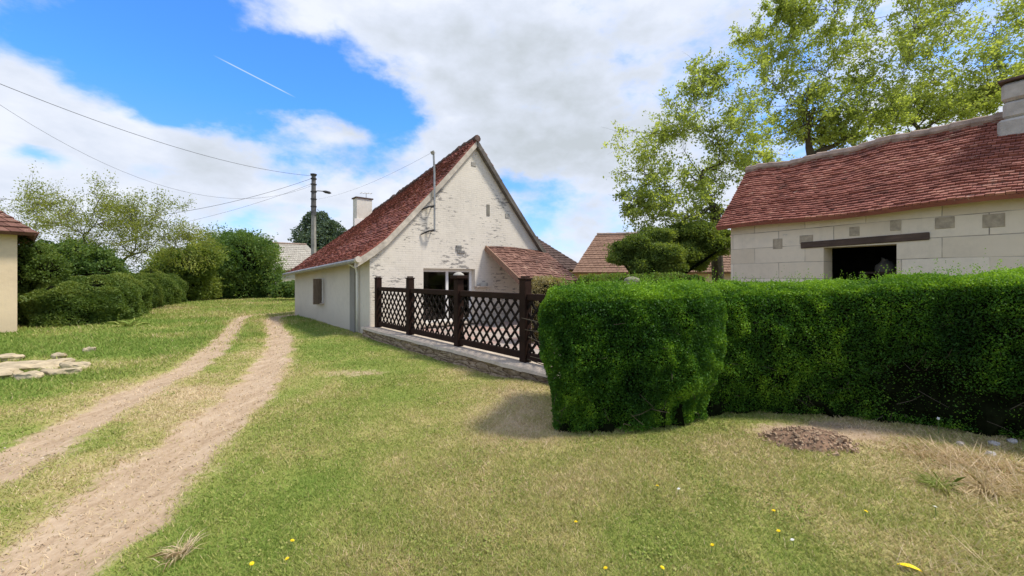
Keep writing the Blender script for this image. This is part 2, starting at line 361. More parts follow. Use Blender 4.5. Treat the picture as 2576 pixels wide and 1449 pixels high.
ccol = mixc(nt, 1., ccol, (10., 10., 10.), 'MULTIPLY')
# deep clear blue overhead, paler towards the horizon
hz = mk(nt, 'ShaderNodeMapRange'); hz.inputs[1].default_value = .0; hz.inputs[2].default_value = .35; nt.links.new(sx.outputs[2], hz.inputs[0])
tint = ramp(nt, hz.outputs[0], [(0, (.88, .95, 1.2)), (1, (.56, 1.20, 1.9))])
skyc = mixc(nt, 1., sky.outputs[0], tint, 'MULTIPLY')
fin = mixc(nt, mask, skyc, ccol)
# vapour trail: a thin straight streak on the sky
p1, p2 = (D(535, 138, 1)-Vector((0, 0, CH))).normalized(), (D(745, 246, 1)-Vector((0, 0, CH))).normalized()
nrm = p1.cross(p2).normalized(); mid = (p1+p2).normalized(); hl = (p1-p2).length/2
dp = mk(nt, 'ShaderNodeVectorMath', operation='DOT_PRODUCT'); nt.links.new(dirv, dp.inputs[0]); dp.inputs[1].default_value = nrm
tl = math_(nt, 'SUBTRACT', 1.0, math_(nt, 'MULTIPLY', math_(nt, 'ABSOLUTE', dp.outputs['Value']), 640), clamp=True)
ds = mk(nt, 'ShaderNodeVectorMath', operation='DISTANCE'); nt.links.new(dirv, ds.inputs[0]); ds.inputs[1].default_value = mid
en = math_(nt, 'MULTIPLY', math_(nt, 'SUBTRACT', 1.0, math_(nt, 'DIVIDE', ds.outputs['Value'], hl)), 2.5, clamp=True)
fin = mixc(nt, math_(nt, 'MULTIPLY', math_(nt, 'MULTIPLY', tl, en), .5), fin, (7., 7.3, 7.6))
bg = mk(nt, 'ShaderNodeBackground'); bg.inputs[1].default_value = STR; nt.links.new(fin, bg.inputs[0])
ow = mk(nt, 'ShaderNodeOutputWorld'); nt.links.new(bg.outputs[0], ow.inputs[0])

# ------------------------------------------------------------------ frames of the two buildings
A = Vector((.753, .658, 0)).normalized(); DD = Vector((-A.y, A.x, 0)); C0 = Vector((-3.86, 10.8, 0))
def LC(t, s, z): return C0+A*t+DD*s+Vector((0, 0, z))
BU = Vector((.516, -.856, 0)).normalized(); BW = Vector((-BU.y, BU.x, 0)); B0 = Vector((6.1, 11.1, 0))
def LB(u, w_, z): return B0+BU*u+BW*w_+Vector((0, 0, z))
UP = Vector((0, 0, 1))

# ------------------------------------------------------------------ ground
RUT1 = np.array([(-4.2, 1.2), (-4.25, 2.4), (-4.36, 3.4), (-4.5, 3.8), (-5.05, 5.1), (-5.8, 7.2), (-7.5, 10.4), (-9.3, 13.4), (-10.6, 15.6), (-10.6, 17.0), (-9.9, 18.4), (-8, 20.5), (-3, 24)])
RUT2 = np.array([(-2.55, 1.0), (-2.6, 2.2), (-2.88, 3.25), (-3.5, 5.1), (-4.5, 7.5), (-6.05, 10.4), (-7.9, 13.2), (-9.3, 15.6), (-9.3, 16.6), (-8.6, 17.8), (-6.5, 20), (-2, 23)])
def smooth_line(P):
    from math import floor
    out = []
    for i in range(len(P)-1):
        p0, p1, p2, p3 = P[max(i-1, 0)], P[i], P[i+1], P[min(i+2, len(P)-1)]
        for k in range(8):
            t = k/8; out.append(.5*((2*p1)+(-p0+p2)*t+(2*p0-5*p1+4*p2-p3)*t*t+(-p0+3*p1-3*p2+p3)*t**3))
    out.append(P[-1]); return np.array(out)
S1, S2 = smooth_line(RUT1), smooth_line(RUT2)
def dist_line(x, y, L):
    d = np.full(len(x), 1e9)
    for i in range(len(L)-1):
        a, b_ = L[i], L[i+1]; v = b_-a; l2 = v@v
        t = np.clip(((x-a[0])*v[0]+(y-a[1])*v[1])/l2, 0, 1)
        d = np.minimum(d, np.hypot(x-a[0]-t*v[0], y-a[1]-t*v[1]))
    return d
def ground_fields(x, y):
    "dirt 0..1 and dryness 0..1 at ground points"
    p = np.stack([x, y, x*0], 1)
    n = fbm(p*1.3, 3, 4); n2 = fbm(p*5, 9, 3); n3 = fbm(p*.55, 21, 3)
    near = (y < 40)
    d1 = np.full(len(x), 9.); d2 = d1.copy()
    d1[near] = dist_line(x[near], y[near], S1); d2[near] = dist_line(x[near], y[near], S2)
    wd = (.20+.14*(n-.5)+.05*sstep(6, 1.5, y))
    dirt = np.maximum(1-sstep(wd*.2, wd*2.1, d1+(n2-.5)*.34+(n-.5)*.3), 1-sstep(wd*.35, wd*2.3+.08*sstep(5, 2, y), d2+(n2-.5)*.34+(n-.5)*.3))
    mid = np.maximum(0, 1-np.maximum(d1, d2)/1.7)*sstep(14, 3, y)          # worn strip between the wheel tracks
    dirt = np.clip(dirt+mid*.62*sstep(.42, .66, n), 0, 1)
    # bare soil beside the near hedge and around the heap
    hd = np.hypot((x-.15)/.55, (y-4.5)/.75); dirt = np.maximum(dirt, .40*(1-sstep(.4, 1.4, hd+(n2-.5)*.6)))
    hp = np.hypot((x-3.2)/.9, (y-4.15)/.35); dirt = np.maximum(dirt, .7*(1-sstep(.5, 1.2, hp+(n2-.5)*.7)))
    sp = np.hypot((x+2.75)/.6, (y-6.7)/.28); dirt = np.maximum(dirt, .55*(1-sstep(.3, 1.4, sp+(n2-.5)*1.3+(n-.5)*1.)))
    so_ = np.hypot((x+8.6)/1.9, (y-7.3)/.8); dirt = np.maximum(dirt, .45*(1-sstep(.5, 1.1, so_+(n2-.5)*.6)))
    dry = .45+1.1*(n3-.5)+.65*(n-.5)+.4*(n2-.5)
    dry = dry+.28*sstep(.3, 2.2, x)*sstep(6, 3, y)+.30*np.maximum(0, 1-np.maximum(d1, d2)/2.2)+.16*dirt
    dry = dry-.30*sstep(-5.5, -7, x)*sstep(14, 9, y)*sstep(3.5, 5.5, y)-.12*np.exp(-((d2-1.1)/.6)**2)
    dry = dry+.30*np.exp(-((x-.2)/1.1)**2-((y-5.4)/1.0)**2)
    return dirt, np.clip(dry, 0, 1), np.minimum(d1, d2), n, n2
def mound(x, y): return .13*np.exp(-((x-.25)/.75)**2-((y-5.35)/.75)**2)
def axis(lo, f0, f1, hi, st):
    a = [f0]; s = st
    while a[0] > lo: s *= 1.25; a.insert(0, a[0]-s)
    b_ = list(np.arange(f0+st, f1, st)); s = st; b_.append(f1)
    while b_[-1] < hi: s *= 1.25; b_.append(b_[-1]+s)
    return np.array(a+b_)
def gz(dirt, n, n2, d):
    return -.035*dirt+.03*(n-.5)+.02*(n2-.5)
xs = axis(-900, -12, 7, 900, .09); ys = axis(-300, .8, 19, 1200, .09)
gx, gy = np.meshgrid(xs, ys); gxf, gyf = gx.ravel(), gy.ravel()
dirt, dry, dd, n, n2 = ground_fields(gxf, gyf)
zz = gz(dirt, n, n2, dd)+mound(gxf, gyf)
V = np.stack([gxf, gyf, zz], 1); nx, ny = len(xs), len(ys)
idx = np.arange(nx*ny).reshape(ny, nx)
Q = np.stack([idx[:-1, :-1], idx[:-1, 1:], idx[1:, 1:], idx[1:, :-1]], -1).reshape(-1, 4)
me = bpy.data.meshes.new('ground'); me.vertices.add(len(V)); me.vertices.foreach_set('co', V.astype(np.float32).ravel())
me.loops.add(Q.size); me.loops.foreach_set('vertex_index', Q.astype(np.int32).ravel())
me.polygons.add(len(Q)); me.polygons.foreach_set('loop_start', np.arange(len(Q), dtype=np.int32)*4); me.polygons.foreach_set('loop_total', np.full(len(Q), 4, dtype=np.int32))
for nm, v in (('dirt', dirt), ('dry', dry)):
    at = me.attributes.new(nm, 'FLOAT', 'POINT'); at.data.foreach_set('value', v.astype(np.float32))
me.update(calc_edges=True); me.polygons.foreach_set('use_smooth', [True]*len(me.polygons))
m = bpy.data.materials.new('lane_and_lawn'); nt = nodes(m); g = mk(nt, 'ShaderNodeNewGeometry'); pos = g.outputs['Position']
nf = noise(nt, pos, 22, 6, .7); nm_ = noise(nt, pos, 4, 5, .65); nl = noise(nt, pos, 60, 3, .7)
st = mk(nt, 'ShaderNodeMapping'); st.inputs['Rotation'].default_value = (0, 0, R(-28)); st.inputs['Scale'].default_value = (3.5, .8, 1); nt.links.new(pos, st.inputs[0])
ns = noise(nt, st.outputs[0], 2.2, 6, .7)
dirtc = ramp(nt, math_(nt, 'MULTIPLY_ADD', ns, .6, math_(nt, 'MULTIPLY', nf, .4)), [(.30, (.24, .165, .10)), (.48, (.39, .285, .19)), (.62, (.48, .37, .26)), (.75, (.57, .46, .34))])
grc = ramp(nt, math_(nt, 'ADD', math_(nt, 'MULTIPLY', attr(nt, 'dry'), .8), math_(nt, 'MULTIPLY_ADD', nf, .7, -.25)), [(0, (.13, .19, .035)), (.35, (.22, .25, .06)), (.6, (.33, .29, .11)), (.9, (.42, .33, .19))])
df = math_(nt, 'MULTIPLY_ADD', math_(nt, 'SUBTRACT', math_(nt, 'MULTIPLY_ADD', nf, .55, math_(nt, 'MULTIPLY', nm_, .45)), .5), 1.4, attr(nt, 'dirt'), )
mr = mk(nt, 'ShaderNodeMapRange', interpolation_type='SMOOTHSTEP'); mr.inputs[1].default_value = .25; mr.inputs[2].default_value = .7; nt.links.new(df, mr.inputs[0])
finish(nt, mixc(nt, mr.outputs[0], grc, dirtc), .95, math_(nt, 'ADD', math_(nt, 'MULTIPLY', ns, .6), math_(nt, 'MULTIPLY', nl, .5)), .55, .03, .1)
tag(link('ground', me, m), 'sloping lawn and verge with two pale wheel tracks', 'ground', kind='structure')

# ------------------------------------------------------------------ roofs made of real tile courses
def rv(s=1): return Vector((random.gauss(0, s), random.gauss(0, s), random.gauss(0, s)))
def lerp(a, b, t): return a+(b-a)*t
def tiles(mb, S, nu, rows, th=.022, over=.35, jit=.006, age=False):
    "S(u, v) -> point of the roof plane, v from eave 0 to ridge 1; every tile a thin lifted slab"
    for r in range(rows):
        v0, v1 = r/rows, min(1, (r+1+over)/rows)
        off = .5 if r % 2 else 0; rt = random.random()
        rl = random.uniform(0, .5)*th
        for c in range(-1, nu):
            a, b_ = (c+off)/nu, (c+1+off)/nu
            a, b_ = max(a, 0), min(b_, 1)
            if b_-a < .15/nu: continue
            g = .035/nu
            p = [S(a+g, v0), S(b_-g, v0), S(b_-g, v1), S(a+g, v1)]
            nn = (p[1]-p[0]).cross(p[3]-p[0]).normalized()
            if nn.z < 0: nn = -nn
            l = th+rl+random.uniform(-jit, jit)
            sag = (p[3]-p[0]).normalized()*random.uniform(-jit, jit)
            q = [p[0]+nn*l*1.25+sag, p[1]+nn*l*1.25+sag, p[2]+nn*.008, p[3]+nn*.008]
            e = [p[0]+nn*.002+sag, p[1]+nn*.002+sag]
            tn = (.25*rt+.75*random.random())*(1 if not age else lerp(1, .25, min(1, max(0, (v0-.35-.25*random.random())/.5))))
            mb.poly(q, tn); mb.poly([e[0], e[1], q[1], q[0]], tn); mb.poly([e[0], q[0], q[3]], tn); mb.poly([e[1], q[2], q[1]], tn)
def slab(mb, S, th, nu=8, nv=8):
    for i in range(nu):
        for j in range(nv):
            p = [S(i/nu, j/nv), S((i+1)/nu, j/nv), S((i+1)/nu, (j+1)/nv), S(i/nu, (j+1)/nv)]
            nn = (p[1]-p[0]).cross(p[3]-p[0]).normalized()
            if nn.z < 0: nn = -nn
            mb.hexa([x-nn*th for x in p]+[x-nn*.002 for x in p])

# ------------------------------------------------------------------ cottage
LEN = 8.2
cot = empty('cottage', C0, 'old cottage with whitewashed brick gable and red tiled roof behind the lattice fence', 'house')
rotA = math.atan2(A.y, A.x)
M['gable'] = wall_mat('whitewashed_brick', rotA, (.70, .64, .545), True, .5, mort=.008, th=.70)
M['render'] = wall_mat('cottage_render', rotA+R(90), (.60, .55, .47), False)
HW = 3.51; W2 = 2*HW
def ridge_z(s): return lerp(6.05, 4.72, sstep(-1, 9.2, np.array(s)).item()*.35+.65*max(0, s)/LEN)
def wall_z(s): return lerp(2.22, 1.84, max(0, s)/LEN)
def prof(s, v, side):
    "roof surface point in the local frame: v 0 eave .. 1 ridge"
    e = (lerp(-.42, -.34, s/LEN), lerp(2.08, 1.74, s/LEN)); k = (.45, wall_z(s)+.50); r = (HW, ridge_z(s)+.06)
    # gentle bell-cast near the eave
    kk = .22
    if v < kk: f = v/kk; t = lerp(e[0], k[0], f); z = lerp(e[1], k[1], f*(.82+.18*f))
    else: f = (v-kk)/(1-kk); t = lerp(k[0], r[0], f); z = lerp(k[1], r[1], f)-.05*math.sin(math.pi*f)
    if side > 0: t = W2-t
    return t, z
def SC(side):
    def S(u, v):
        s = lerp(-.12, LEN+.12, u); t, z = prof(s, v, side)
        sag = -.03*math.sin(u*9+v*3)*v*(1-v)*4
        return LC(t, s, z+sag)
    return S
# gable wall with the glazed opening
WT = (1.62, 3.51); WZ = (.18, 1.86); TH = .32
def gz_top(t): 
    t = t if t <= HW else W2-t
    return lerp(2.22, 6.0, t/HW)
mb = MB()
mb.poly([LC(0, 0, -.1), LC(WT[0], 0, -.1), LC(WT[0], 0, gz_top(WT[0])), LC(0, 0, gz_top(0))])
mb.poly([LC(WT[0], 0, -.1), LC(WT[1], 0, -.1), LC(WT[1], 0, WZ[0]), LC(WT[0], 0, WZ[0])])
mb.poly([LC(WT[0], 0, WZ[1]), LC(WT[1], 0, WZ[1]), LC(WT[1], 0, gz_top(WT[1])), LC(WT[0], 0, gz_top(WT[0]))])
mb.poly([LC(WT[1], 0, -.1), LC(W2, 0, -.1), LC(W2, 0, gz_top(W2)), LC(WT[1], 0, gz_top(WT[1]))])
for p, q in (((WT[0], WZ[0]), (WT[1], WZ[0])), ((WT[1], WZ[0]), (WT[1], WZ[1])), ((WT[1], WZ[1]), (WT[0], WZ[1])), ((WT[0], WZ[1]), (WT[0], WZ[0]))):
    mb.poly([LC(p[0], 0, p[1]), LC(q[0], 0, q[1]), LC(q[0], TH, q[1]), LC(p[0], TH, p[1])])
g_o = mb.build('gable_wall', M['gable'], cot)
# rendered side and back walls
mb = MB()
NS = 10
for i in range(NS):
    s0, s1 = LEN*i/NS, LEN*(i+1)/NS
    for t0 in (0, W2):
        mb.poly([LC(t0, s0, -.1), LC(t0, s1, -.1), LC(t0, s1, wall_z(s1)+.05), LC(t0, s0, wall_z(s0)+.05)])
mb.poly([LC(0, LEN, -.1), LC(W2, LEN, -.1), LC(W2, LEN, wall_z(LEN)), LC(HW, LEN, ridge_z(LEN)-.1), LC(0, LEN, wall_z(LEN))])
mb.build('side_wall', M['render'], cot)
mb = MB(); mb.poly([LC(.1, TH+2.6, -.05), LC(W2-.1, TH+2.6, -.05), LC(W2-.1, TH+2.6, 2.29), LC(.1, TH+2.6, 2.29)])
mb.poly([LC(.1, .1, .0), LC(W2-.1, .1, .0), LC(W2-.1, TH+2.6, .0), LC(.1, TH+2.6, .0)])
mb.poly([LC(.05, .02, 2.1), LC(W2-.05, .02, 2.1), LC(W2-.05, TH+2.6, 2.1), LC(.05, TH+2.6, 2.1)])
mb.build('room', plain('room_plaster', (.34, .30, .25), .9, .1), cot)
mb = MB(); mb.box(LC(2.25, 2.0, .45), A*.5, DD*.25, UP*.45); mb.box(LC(3.3, 2.4, .65), A*.3, DD*.2, UP*.65); mb.box(LC(1.0, 2.5, 1.2), A*.35, DD*.03, UP*.3)
mb.build('furniture', M['lintel'], cot, bevel=.01)
rf = MB(); slab(rf, SC(-1), .10, 10, 10); tiles(rf, SC(-1), 62, 48, .030, .35, .010, True)
slab(rf, SC(1), .10, 10, 10); tiles(rf, SC(1), 46, 30, .03, .35, .009)
for i in range(150):     # crumbling mortar and broken tile edges along the top near the gable
    s_ = random.uniform(-.12, LEN*.45)*random.random()**.5; v_ = random.uniform(.86, 1.0); t_, z_ = prof(max(0, s_), v_, -1); d, a1, b1 = basis(rv(1)); q = random.uniform(.015, .05)
    rf.box(LC(t_, s_, z_+.05+random.uniform(0, .05)), d*q, a1*q*.8, b1*q*.4, .05)
roof = rf.build('roof', M['tiles_c'], cot)
mb = MB()
for i in range(26):          # half-round ridge tiles, each a little out of line
    s0 = lerp(-.16, LEN+.1, i/26); s1 = lerp(-.16, LEN+.1, (i+1.12)/26)
    dz = random.uniform(-.015, .03); mb.tube([LC(HW+random.uniform(-.02, .02), s0, ridge_z(s0)+.07+dz), LC(HW+random.uniform(-.02, .02), s1, ridge_z(s1)+.05+dz)], [.12, .105], 8, tint=random.random())
mb.build('ridge', M['ridge_d'], roof)
# bargeboards following the roof edge
def barge(side, w_, d_, mat, name):
    mb = MB(); N = 14
    for i in range(N):
        a, b_ = i/N, (i+1)/N
        t0, z0 = prof(0, a, side); t1, z1 = prof(0, b_, side)
        for s_ in (0,):
            p = [LC(t0, -.02, z0-w_), LC(t1, -.02, z1-w_), LC(t1, -d_, z1-w_), LC(t0, -d_, z0-w_), LC(t0, -.02, z0-.03), LC(t1, -.02, z1-.03), LC(t1, -d_, z1-.03), LC(t0, -d_, z0-.03)]
            mb.hexa(p)
    return mb.build(name, mat, cot)
tag(barge(-1, .24, .13, M['board'], 'bargeboard'), 'pale bargeboard on the left slope')
tag(barge(1, .24, .17, M['board_grey'], 'bargeboard'), 'dark grey bargeboard on the right slope')
# gutter and downpipe, pilaster beside it
mb = MB(); gp = [LC(-.40, s_, lerp(2.03, 1.70, s_/LEN)) for s_ in np.linspace(-.2, LEN+.1, 12)]; mb.tube(gp, .065, 8); gut = mb.build('gutter', M['zinc'], cot, smooth=True)
mb = MB(); mb.tube([LC(-.40, -.28, 2.06), LC(-.40, -.16, 2.04)], .085, 10); mb.build('end_cap', M['board'], gut)
mb = MB(); mb.tube([LC(-.38, .72, 2.0), LC(-.1, .75, 1.86), LC(-.07, .75, 1.7), LC(-.07, .75, .05)], .035, 8); mb.build('downpipe', M['white'], cot, smooth=True)
mb = MB(); mb.box(LC(-.04, 1.12, .93), A*.045, DD*.19, UP*1.0); mb.build('pilaster', plain('grey_render', (.24, .225, .20), .9, .12, 4), cot, bevel=.01)
# shuttered side window
mb = MB(); mb.box(LC(-.012, 4.55, 1.12), A*.014, DD*.36, UP*.42); win = mb.build('window', M['white'], cot)
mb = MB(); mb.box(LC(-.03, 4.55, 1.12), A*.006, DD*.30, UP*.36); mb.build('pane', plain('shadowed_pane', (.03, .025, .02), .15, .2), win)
for e_, d_, hh in ((4.90, -DD, .40), (4.20, (-DD*.45-A*.89), .44)):
    mb = MB(); d_ = d_.normalized(); c_ = LC(-.055, e_, 1.10)+d_*.17; mb.box(c_, d_*.17, d_.cross(UP)*.016, UP*hh); mb.build('shutter', M['shutter'], cot)
mb = MB(); mb.box(LC(-.06, 4.55, .67), A*.07, DD*.46, UP*.025); mb.build('sill', M['coping'], win, bevel=.006)
# glazed double window in the gable
mb = MB(); fr_ = []
for t0 in (WT[0]+.045, 2.56, WT[1]-.045): mb.box(LC(t0, .22, (WZ[0]+WZ[1])/2), A*.045, DD*.035, UP*((WZ[1]-WZ[0])/2-.09))
for z0, h_ in ((WZ[0]+.045, .045), (WZ[1]-.05, .05)): mb.box(LC(2.565, .22, z0), A*.945, DD*.037, UP*h_)
win = mb.build('window', M['white'], cot, bevel=.006); win['label'] = 'white framed double window in the gable'
for t0, t1 in ((WT[0]+.09, 2.515), (2.605, WT[1]-.09)):
    mb = MB(); mb.box(LC((t0+t1)/2, .22, 1.02), A*((t1-t0)/2), DD*.004, UP*.76); mb.build('pane', M['glass'], win)
mb = MB(); mb.box(LC(2.565, -.05, WZ[0]-.03), A*1.02, DD*.1, UP*.03); mb.build('sill', M['coping'], win, bevel=.008)
# small things fixed to the gable
mb = MB(); mb.box(LC(4.05, -.004, 3.86), A*.065, DD*.012, UP*.19); mb.build('vent', plain('vent_slit', (.20, .185, .15), .9, .3), cot)
mb = MB(); mb.box(LC(2.86, -.01, 2.52), A*.10, DD*.02, UP*.085); mb.box(LC(2.95, -.014, 2.40), A*.13, DD*.024, UP*.045); mb.build('patch', plain('bare_masonry', (.20, .19, .175), .95, .6, 14, .8), cot)
for (t_, z_, w_, h_) in ((3.45, 5.3, .10, .07), (4.9, 3.75, .10, .08), (1.95, 4.1, .09, .1), (.35, 2.55, .07, .04)):
    mb = MB(); mb.box(LC(t_, -.006, z_), A*w_, DD*.012, UP*h_); mb.build('patch', M['greystone'], cot, bevel=.02)
# mast with two bracket arms
mt = MB(); mt.tube([LC(1.88, -.20, 2.95), LC(1.88, -.20, 4.7), LC(1.84, -.21, 5.28)], [.028, .03, .03], 8); mt.tube([LC(1.84, -.21, 5.26), LC(1.79, -.21, 5.34)], .06, 6)
mast = mt.build('mast', M['steel'], cot)
for zb, ln in ((3.70, .40), (2.98, .38)):
    mb = MB(); mb.tube([LC(1.90, -.2, zb+.03), LC(1.72, -.17, zb-.01), LC(1.90-ln, -.02, zb-.12)], [.034, .030, .02], 6); mb.tube([LC(1.88, -.2, zb), LC(1.88, 0, zb)], .018, 6); mb.build('bracket', M['iron'], mast)
# chimney
mb = MB(); cs = LEN-.25; mb.box(LC(HW-.72, cs, 4.40), A*.36, DD*.24, UP*.83); ch = mb.build('chimney', M['chim_w'], cot, bevel=.012)
mb = MB(); mb.box(LC(HW-.72, cs, 5.25), A*.41, DD*.28, UP*.03); mb.build('cap', M['ridge_d'], ch, bevel=.006)
mb = MB(); mb.box(LC(HW-.73, cs-.26, 4.05), A*.46, DD*.03, UP*.22); mb.build('flashing', M['white'], ch)
mb = MB(); mb.tube([LC(HW-.55, cs, 5.27), LC(HW-.55, cs, 5.56)], .014, 5); mb.tube([LC(HW-.83, cs, 5.52), LC(HW-.27, cs, 5.56)], .012, 5)
for q in (-.24, -.08, .08, .24): mb.tube([LC(HW-.55+q, cs-.12, 5.54+q*.07), LC(HW-.55+q, cs+.12, 5.54+q*.07)], .009, 4)
tag(mb.build('antenna', M['steel'], None, LC(HW-.55, cs, 5.27)), 'tiny television aerial standing on the cottage chimney', 'aerial')
# lean-to porch
PT0, PT1, PS = 3.95, 6.75, 1.75
def SP(u, v):
    t = lerp(PT0, PT1, u); s_ = lerp(-PS, -.01, v); return LC(t, s_, lerp(1.50, 2.63, v)+.03*math.sin(u*5))
pm = MB(); slab(pm, SP, .07, 6, 4); tiles(pm, SP, 18, 14, .022, .35, .012)
por = pm.build('porch_roof', M['tiles_p'], cot)
mb = MB(); mb.bar(LC(PT0-.03, -PS-.03, 1.44), LC(PT0-.03, -.02, 2.58), .05, .17); tag(mb.build('bargeboard', M['tiles_br'], por), 'brown bargeboard of the porch')
mb = MB(); mb.bar(LC(PT0+.1, -PS+.12, 1.36), LC(PT1-.05, -PS+.12, 1.36), .10, .12); mb.build('beam', M['wood_dark'], por)
for t_ in (PT0+.2, PT1-.2):
    mb = MB(); mb.box(LC(t_, -PS+.12, .65), A*.055, DD*.055, UP*.65); mb.build('post', M['wood_dark'], por, bevel=.006)
# paved yard inside the fence
m = bpy.data.materials.new('pink_paving'); nt = nodes(m); v = coord(nt, (1, 1, 1), (0, 0, -rotA))
bk = mk(nt, 'ShaderNodeTexBrick', offset=0.0); bk.inputs['Scale'].default_value = 1; bk.inputs['Brick Width'].default_value = .4; bk.inputs['Row Height'].default_value = .4; bk.inputs['Mortar Size'].default_value = .008
bk.inputs['Color1'].default_value = (.40, .25, .21, 1); bk.inputs['Color2'].default_value = (.36, .33, .29, 1); bk.inputs['Mortar'].default_value = (.16, .13, .11, 1); nt.links.new(v, bk.inputs[0])
finish(nt, bk.outputs[0], .85, noise(nt, v, 20), .2, .01)
mb = MB(); mb.hexa([LC(.25, -7.4, -.1), LC(7, -7.4, -.1), LC(7, 0, -.1), LC(.25, 0, -.1), LC(.25, -7.4, .06), LC(7, -7.4, .06), LC(7, -.01, .06), LC(.25, -.01, .06)])
tag(mb.build('patio', m), 'pink tiled patio in front of the gable', 'patio', kind='structure')

# ------------------------------------------------------------------ plinth wall and lattice fence
FT = .12
pl = MB(); S0, S1_ = .05, -7.3
N = 26
def jagged(f): return .02*math.sin(f*31)+.015*math.sin(f*77+1)
for i in range(N):
    a, b_ = lerp(S0, S1_, i/N), lerp(S0, S1_, (i+1)/N)
    f = -.02+jagged(i/N)*.6; g = -.02+jagged((i+1)/N)*.6
    pl.hexa([LC(FT-.30+f, a, -.12), LC(FT-.30+g, b_, -.12), LC(FT+.22, b_, -.12), LC(FT+.22, a, -.12), LC(FT-.27+f, a, .20), LC(FT-.27+g, b_, .20), LC(FT+.22, b_, .20), LC(FT+.22, a, .20)])
wallb = empty('plinth_wall', LC(FT, -3.5, 0), 'low rubble plinth wall with pale coping under the brown lattice fence', 'wall')
m = bpy.data.materials.new('rubble_face'); nt = nodes(m); v = coord(nt, (1.6, 1.6, 7)); vo = mk(nt, 'ShaderNodeTexVoronoi', feature='DISTANCE_TO_EDGE'); vo.inputs['Scale'].default_value = 1.6
wv_ = mk(nt, 'ShaderNodeVectorMath', operation='MULTIPLY_ADD'); nt.links.new(mk(nt, 'ShaderNodeTexNoise', i_Scale=4.0).outputs[1], wv_.inputs[0]); wv_.inputs[1].default_value = (.5, .5, .8); nt.links.new(v, wv_.inputs[2]); nt.links.new(wv_.outputs[0], vo.inputs['Vector'])
nn = noise(nt, coord(nt), 9, 7, .7); cc = ramp(nt, nn, [(.3, (.17, .12, .08)), (.5, (.34, .25, .165)), (.7, (.50, .39, .27))])
cr = ramp(nt, vo.outputs[0], [(0, (.35, .3, .25)), (.06, (1, 1, 1))]); finish(nt, mixc(nt, 1., cc, cr, 'MULTIPLY'), .95, math_(nt, 'ADD', math_(nt, 'MULTIPLY', vo.outputs[0], 3, clamp=True), nn), .9, .05, .1)
pl.build('wall', m, wallb)
cp = MB(); edges = [.1, -1.75, -3.95, -5.7, -7.35]
for a, b_ in zip(edges[:-1], edges[1:]):
    n_ = 8
    for i in range(n_):
        p, q = lerp(a-.004, b_+.004, i/n_), lerp(a-.004, b_+.004, (i+1)/n_)
        j0, j1 = jagged(p), jagged(q)
        cp.hexa([LC(FT-.34+j0, p, .203), LC(FT-.34+j1, q, .203), LC(FT+.24, q, .203), LC(FT+.24, p, .203), LC(FT-.33+j0, p, .255), LC(FT-.33+j1, q, .255), LC(FT+.24, q, .255), LC(FT+.24, p, .255)])
cp.build('coping', M['coping'], wallb)
fence = empty('lattice_fence', LC(FT, -3.5, .25), 'dark brown wooden lattice fence with square posts on the stone plinth', 'fence')
posts = [-.28, -2.12, -4.15, -6.05]; PZ = .255
for i, s_ in enumerate(posts):
    mb = MB(); hw = .072; mb.box(LC(FT, s_, (PZ+1.56)/2), A*hw, DD*hw, UP*(1.56-PZ)/2); po = mb.build('post', M['wood_dark'], fence, bevel=.008)
    if i == 2:
        mb = MB(); mb.box(LC(FT, s_, 1.60), A*.13, DD*.13, UP*.03); cap = mb.build('cap', M['wood_dark'], po, bevel=.008)
        mb = MB(); mb.tube([LC(FT, s_, 1.635), LC(FT, s_, 1.655), LC(FT, s_, 1.69), LC(FT, s_, 1.70)], [.11, .10, .05, .01], 10); mb.build('finial', M['greystone'], po)
    else:
        mb = MB(); mb.box(LC(FT, s_, 1.572), A*.085, DD*.085, UP*.014); mb.box(LC(FT, s_, 1.602), A*.055, DD*.055, UP*.014); mb.build('cap', M['wood_dark'], po, bevel=.005)
ends = posts+[-7.3]
for a, b_ in zip(ends[:-1], ends[1:]):
    p, q = a-.07, b_+.07
    mb = MB(); mb.bar(LC(FT, p, 1.285), LC(FT, q, 1.285), .075, .105); mb.build('top_rail', M['wood_dark'], fence, bevel=.008)
    mb = MB(); mb.bar(LC(FT, p, .355), LC(FT, q, .355), .07, .11); mb.build('bottom_rail', M['wood_dark'], fence, bevel=.008)
    la = MB(); z0, z1 = .41, 1.235; L = p-q; step = .215; slope = 1.12
    run = (z1-z0)/slope
    for k in range(-6, int(L/step)+2):
        for sg, off in ((1, -.012), (-1, .012)):
            x0 = k*step+.03; x1 = x0+run
            xa, xb = max(x0, 0), min(x1, L)
            if xb-xa < .03: continue
            za, zb = z0+(xa-x0)*slope, z0+(xb-x0)*slope
            if sg < 0: za, zb = z1-(za-z0), z1-(zb-z0)
            la.bar(LC(FT+off, p-xa+random.uniform(-.009, .009), za), LC(FT+off, p-xb+random.uniform(-.009, .009), zb), .040, .018, up=A)
    la.build('lattice', M['fence_slat'], fence)

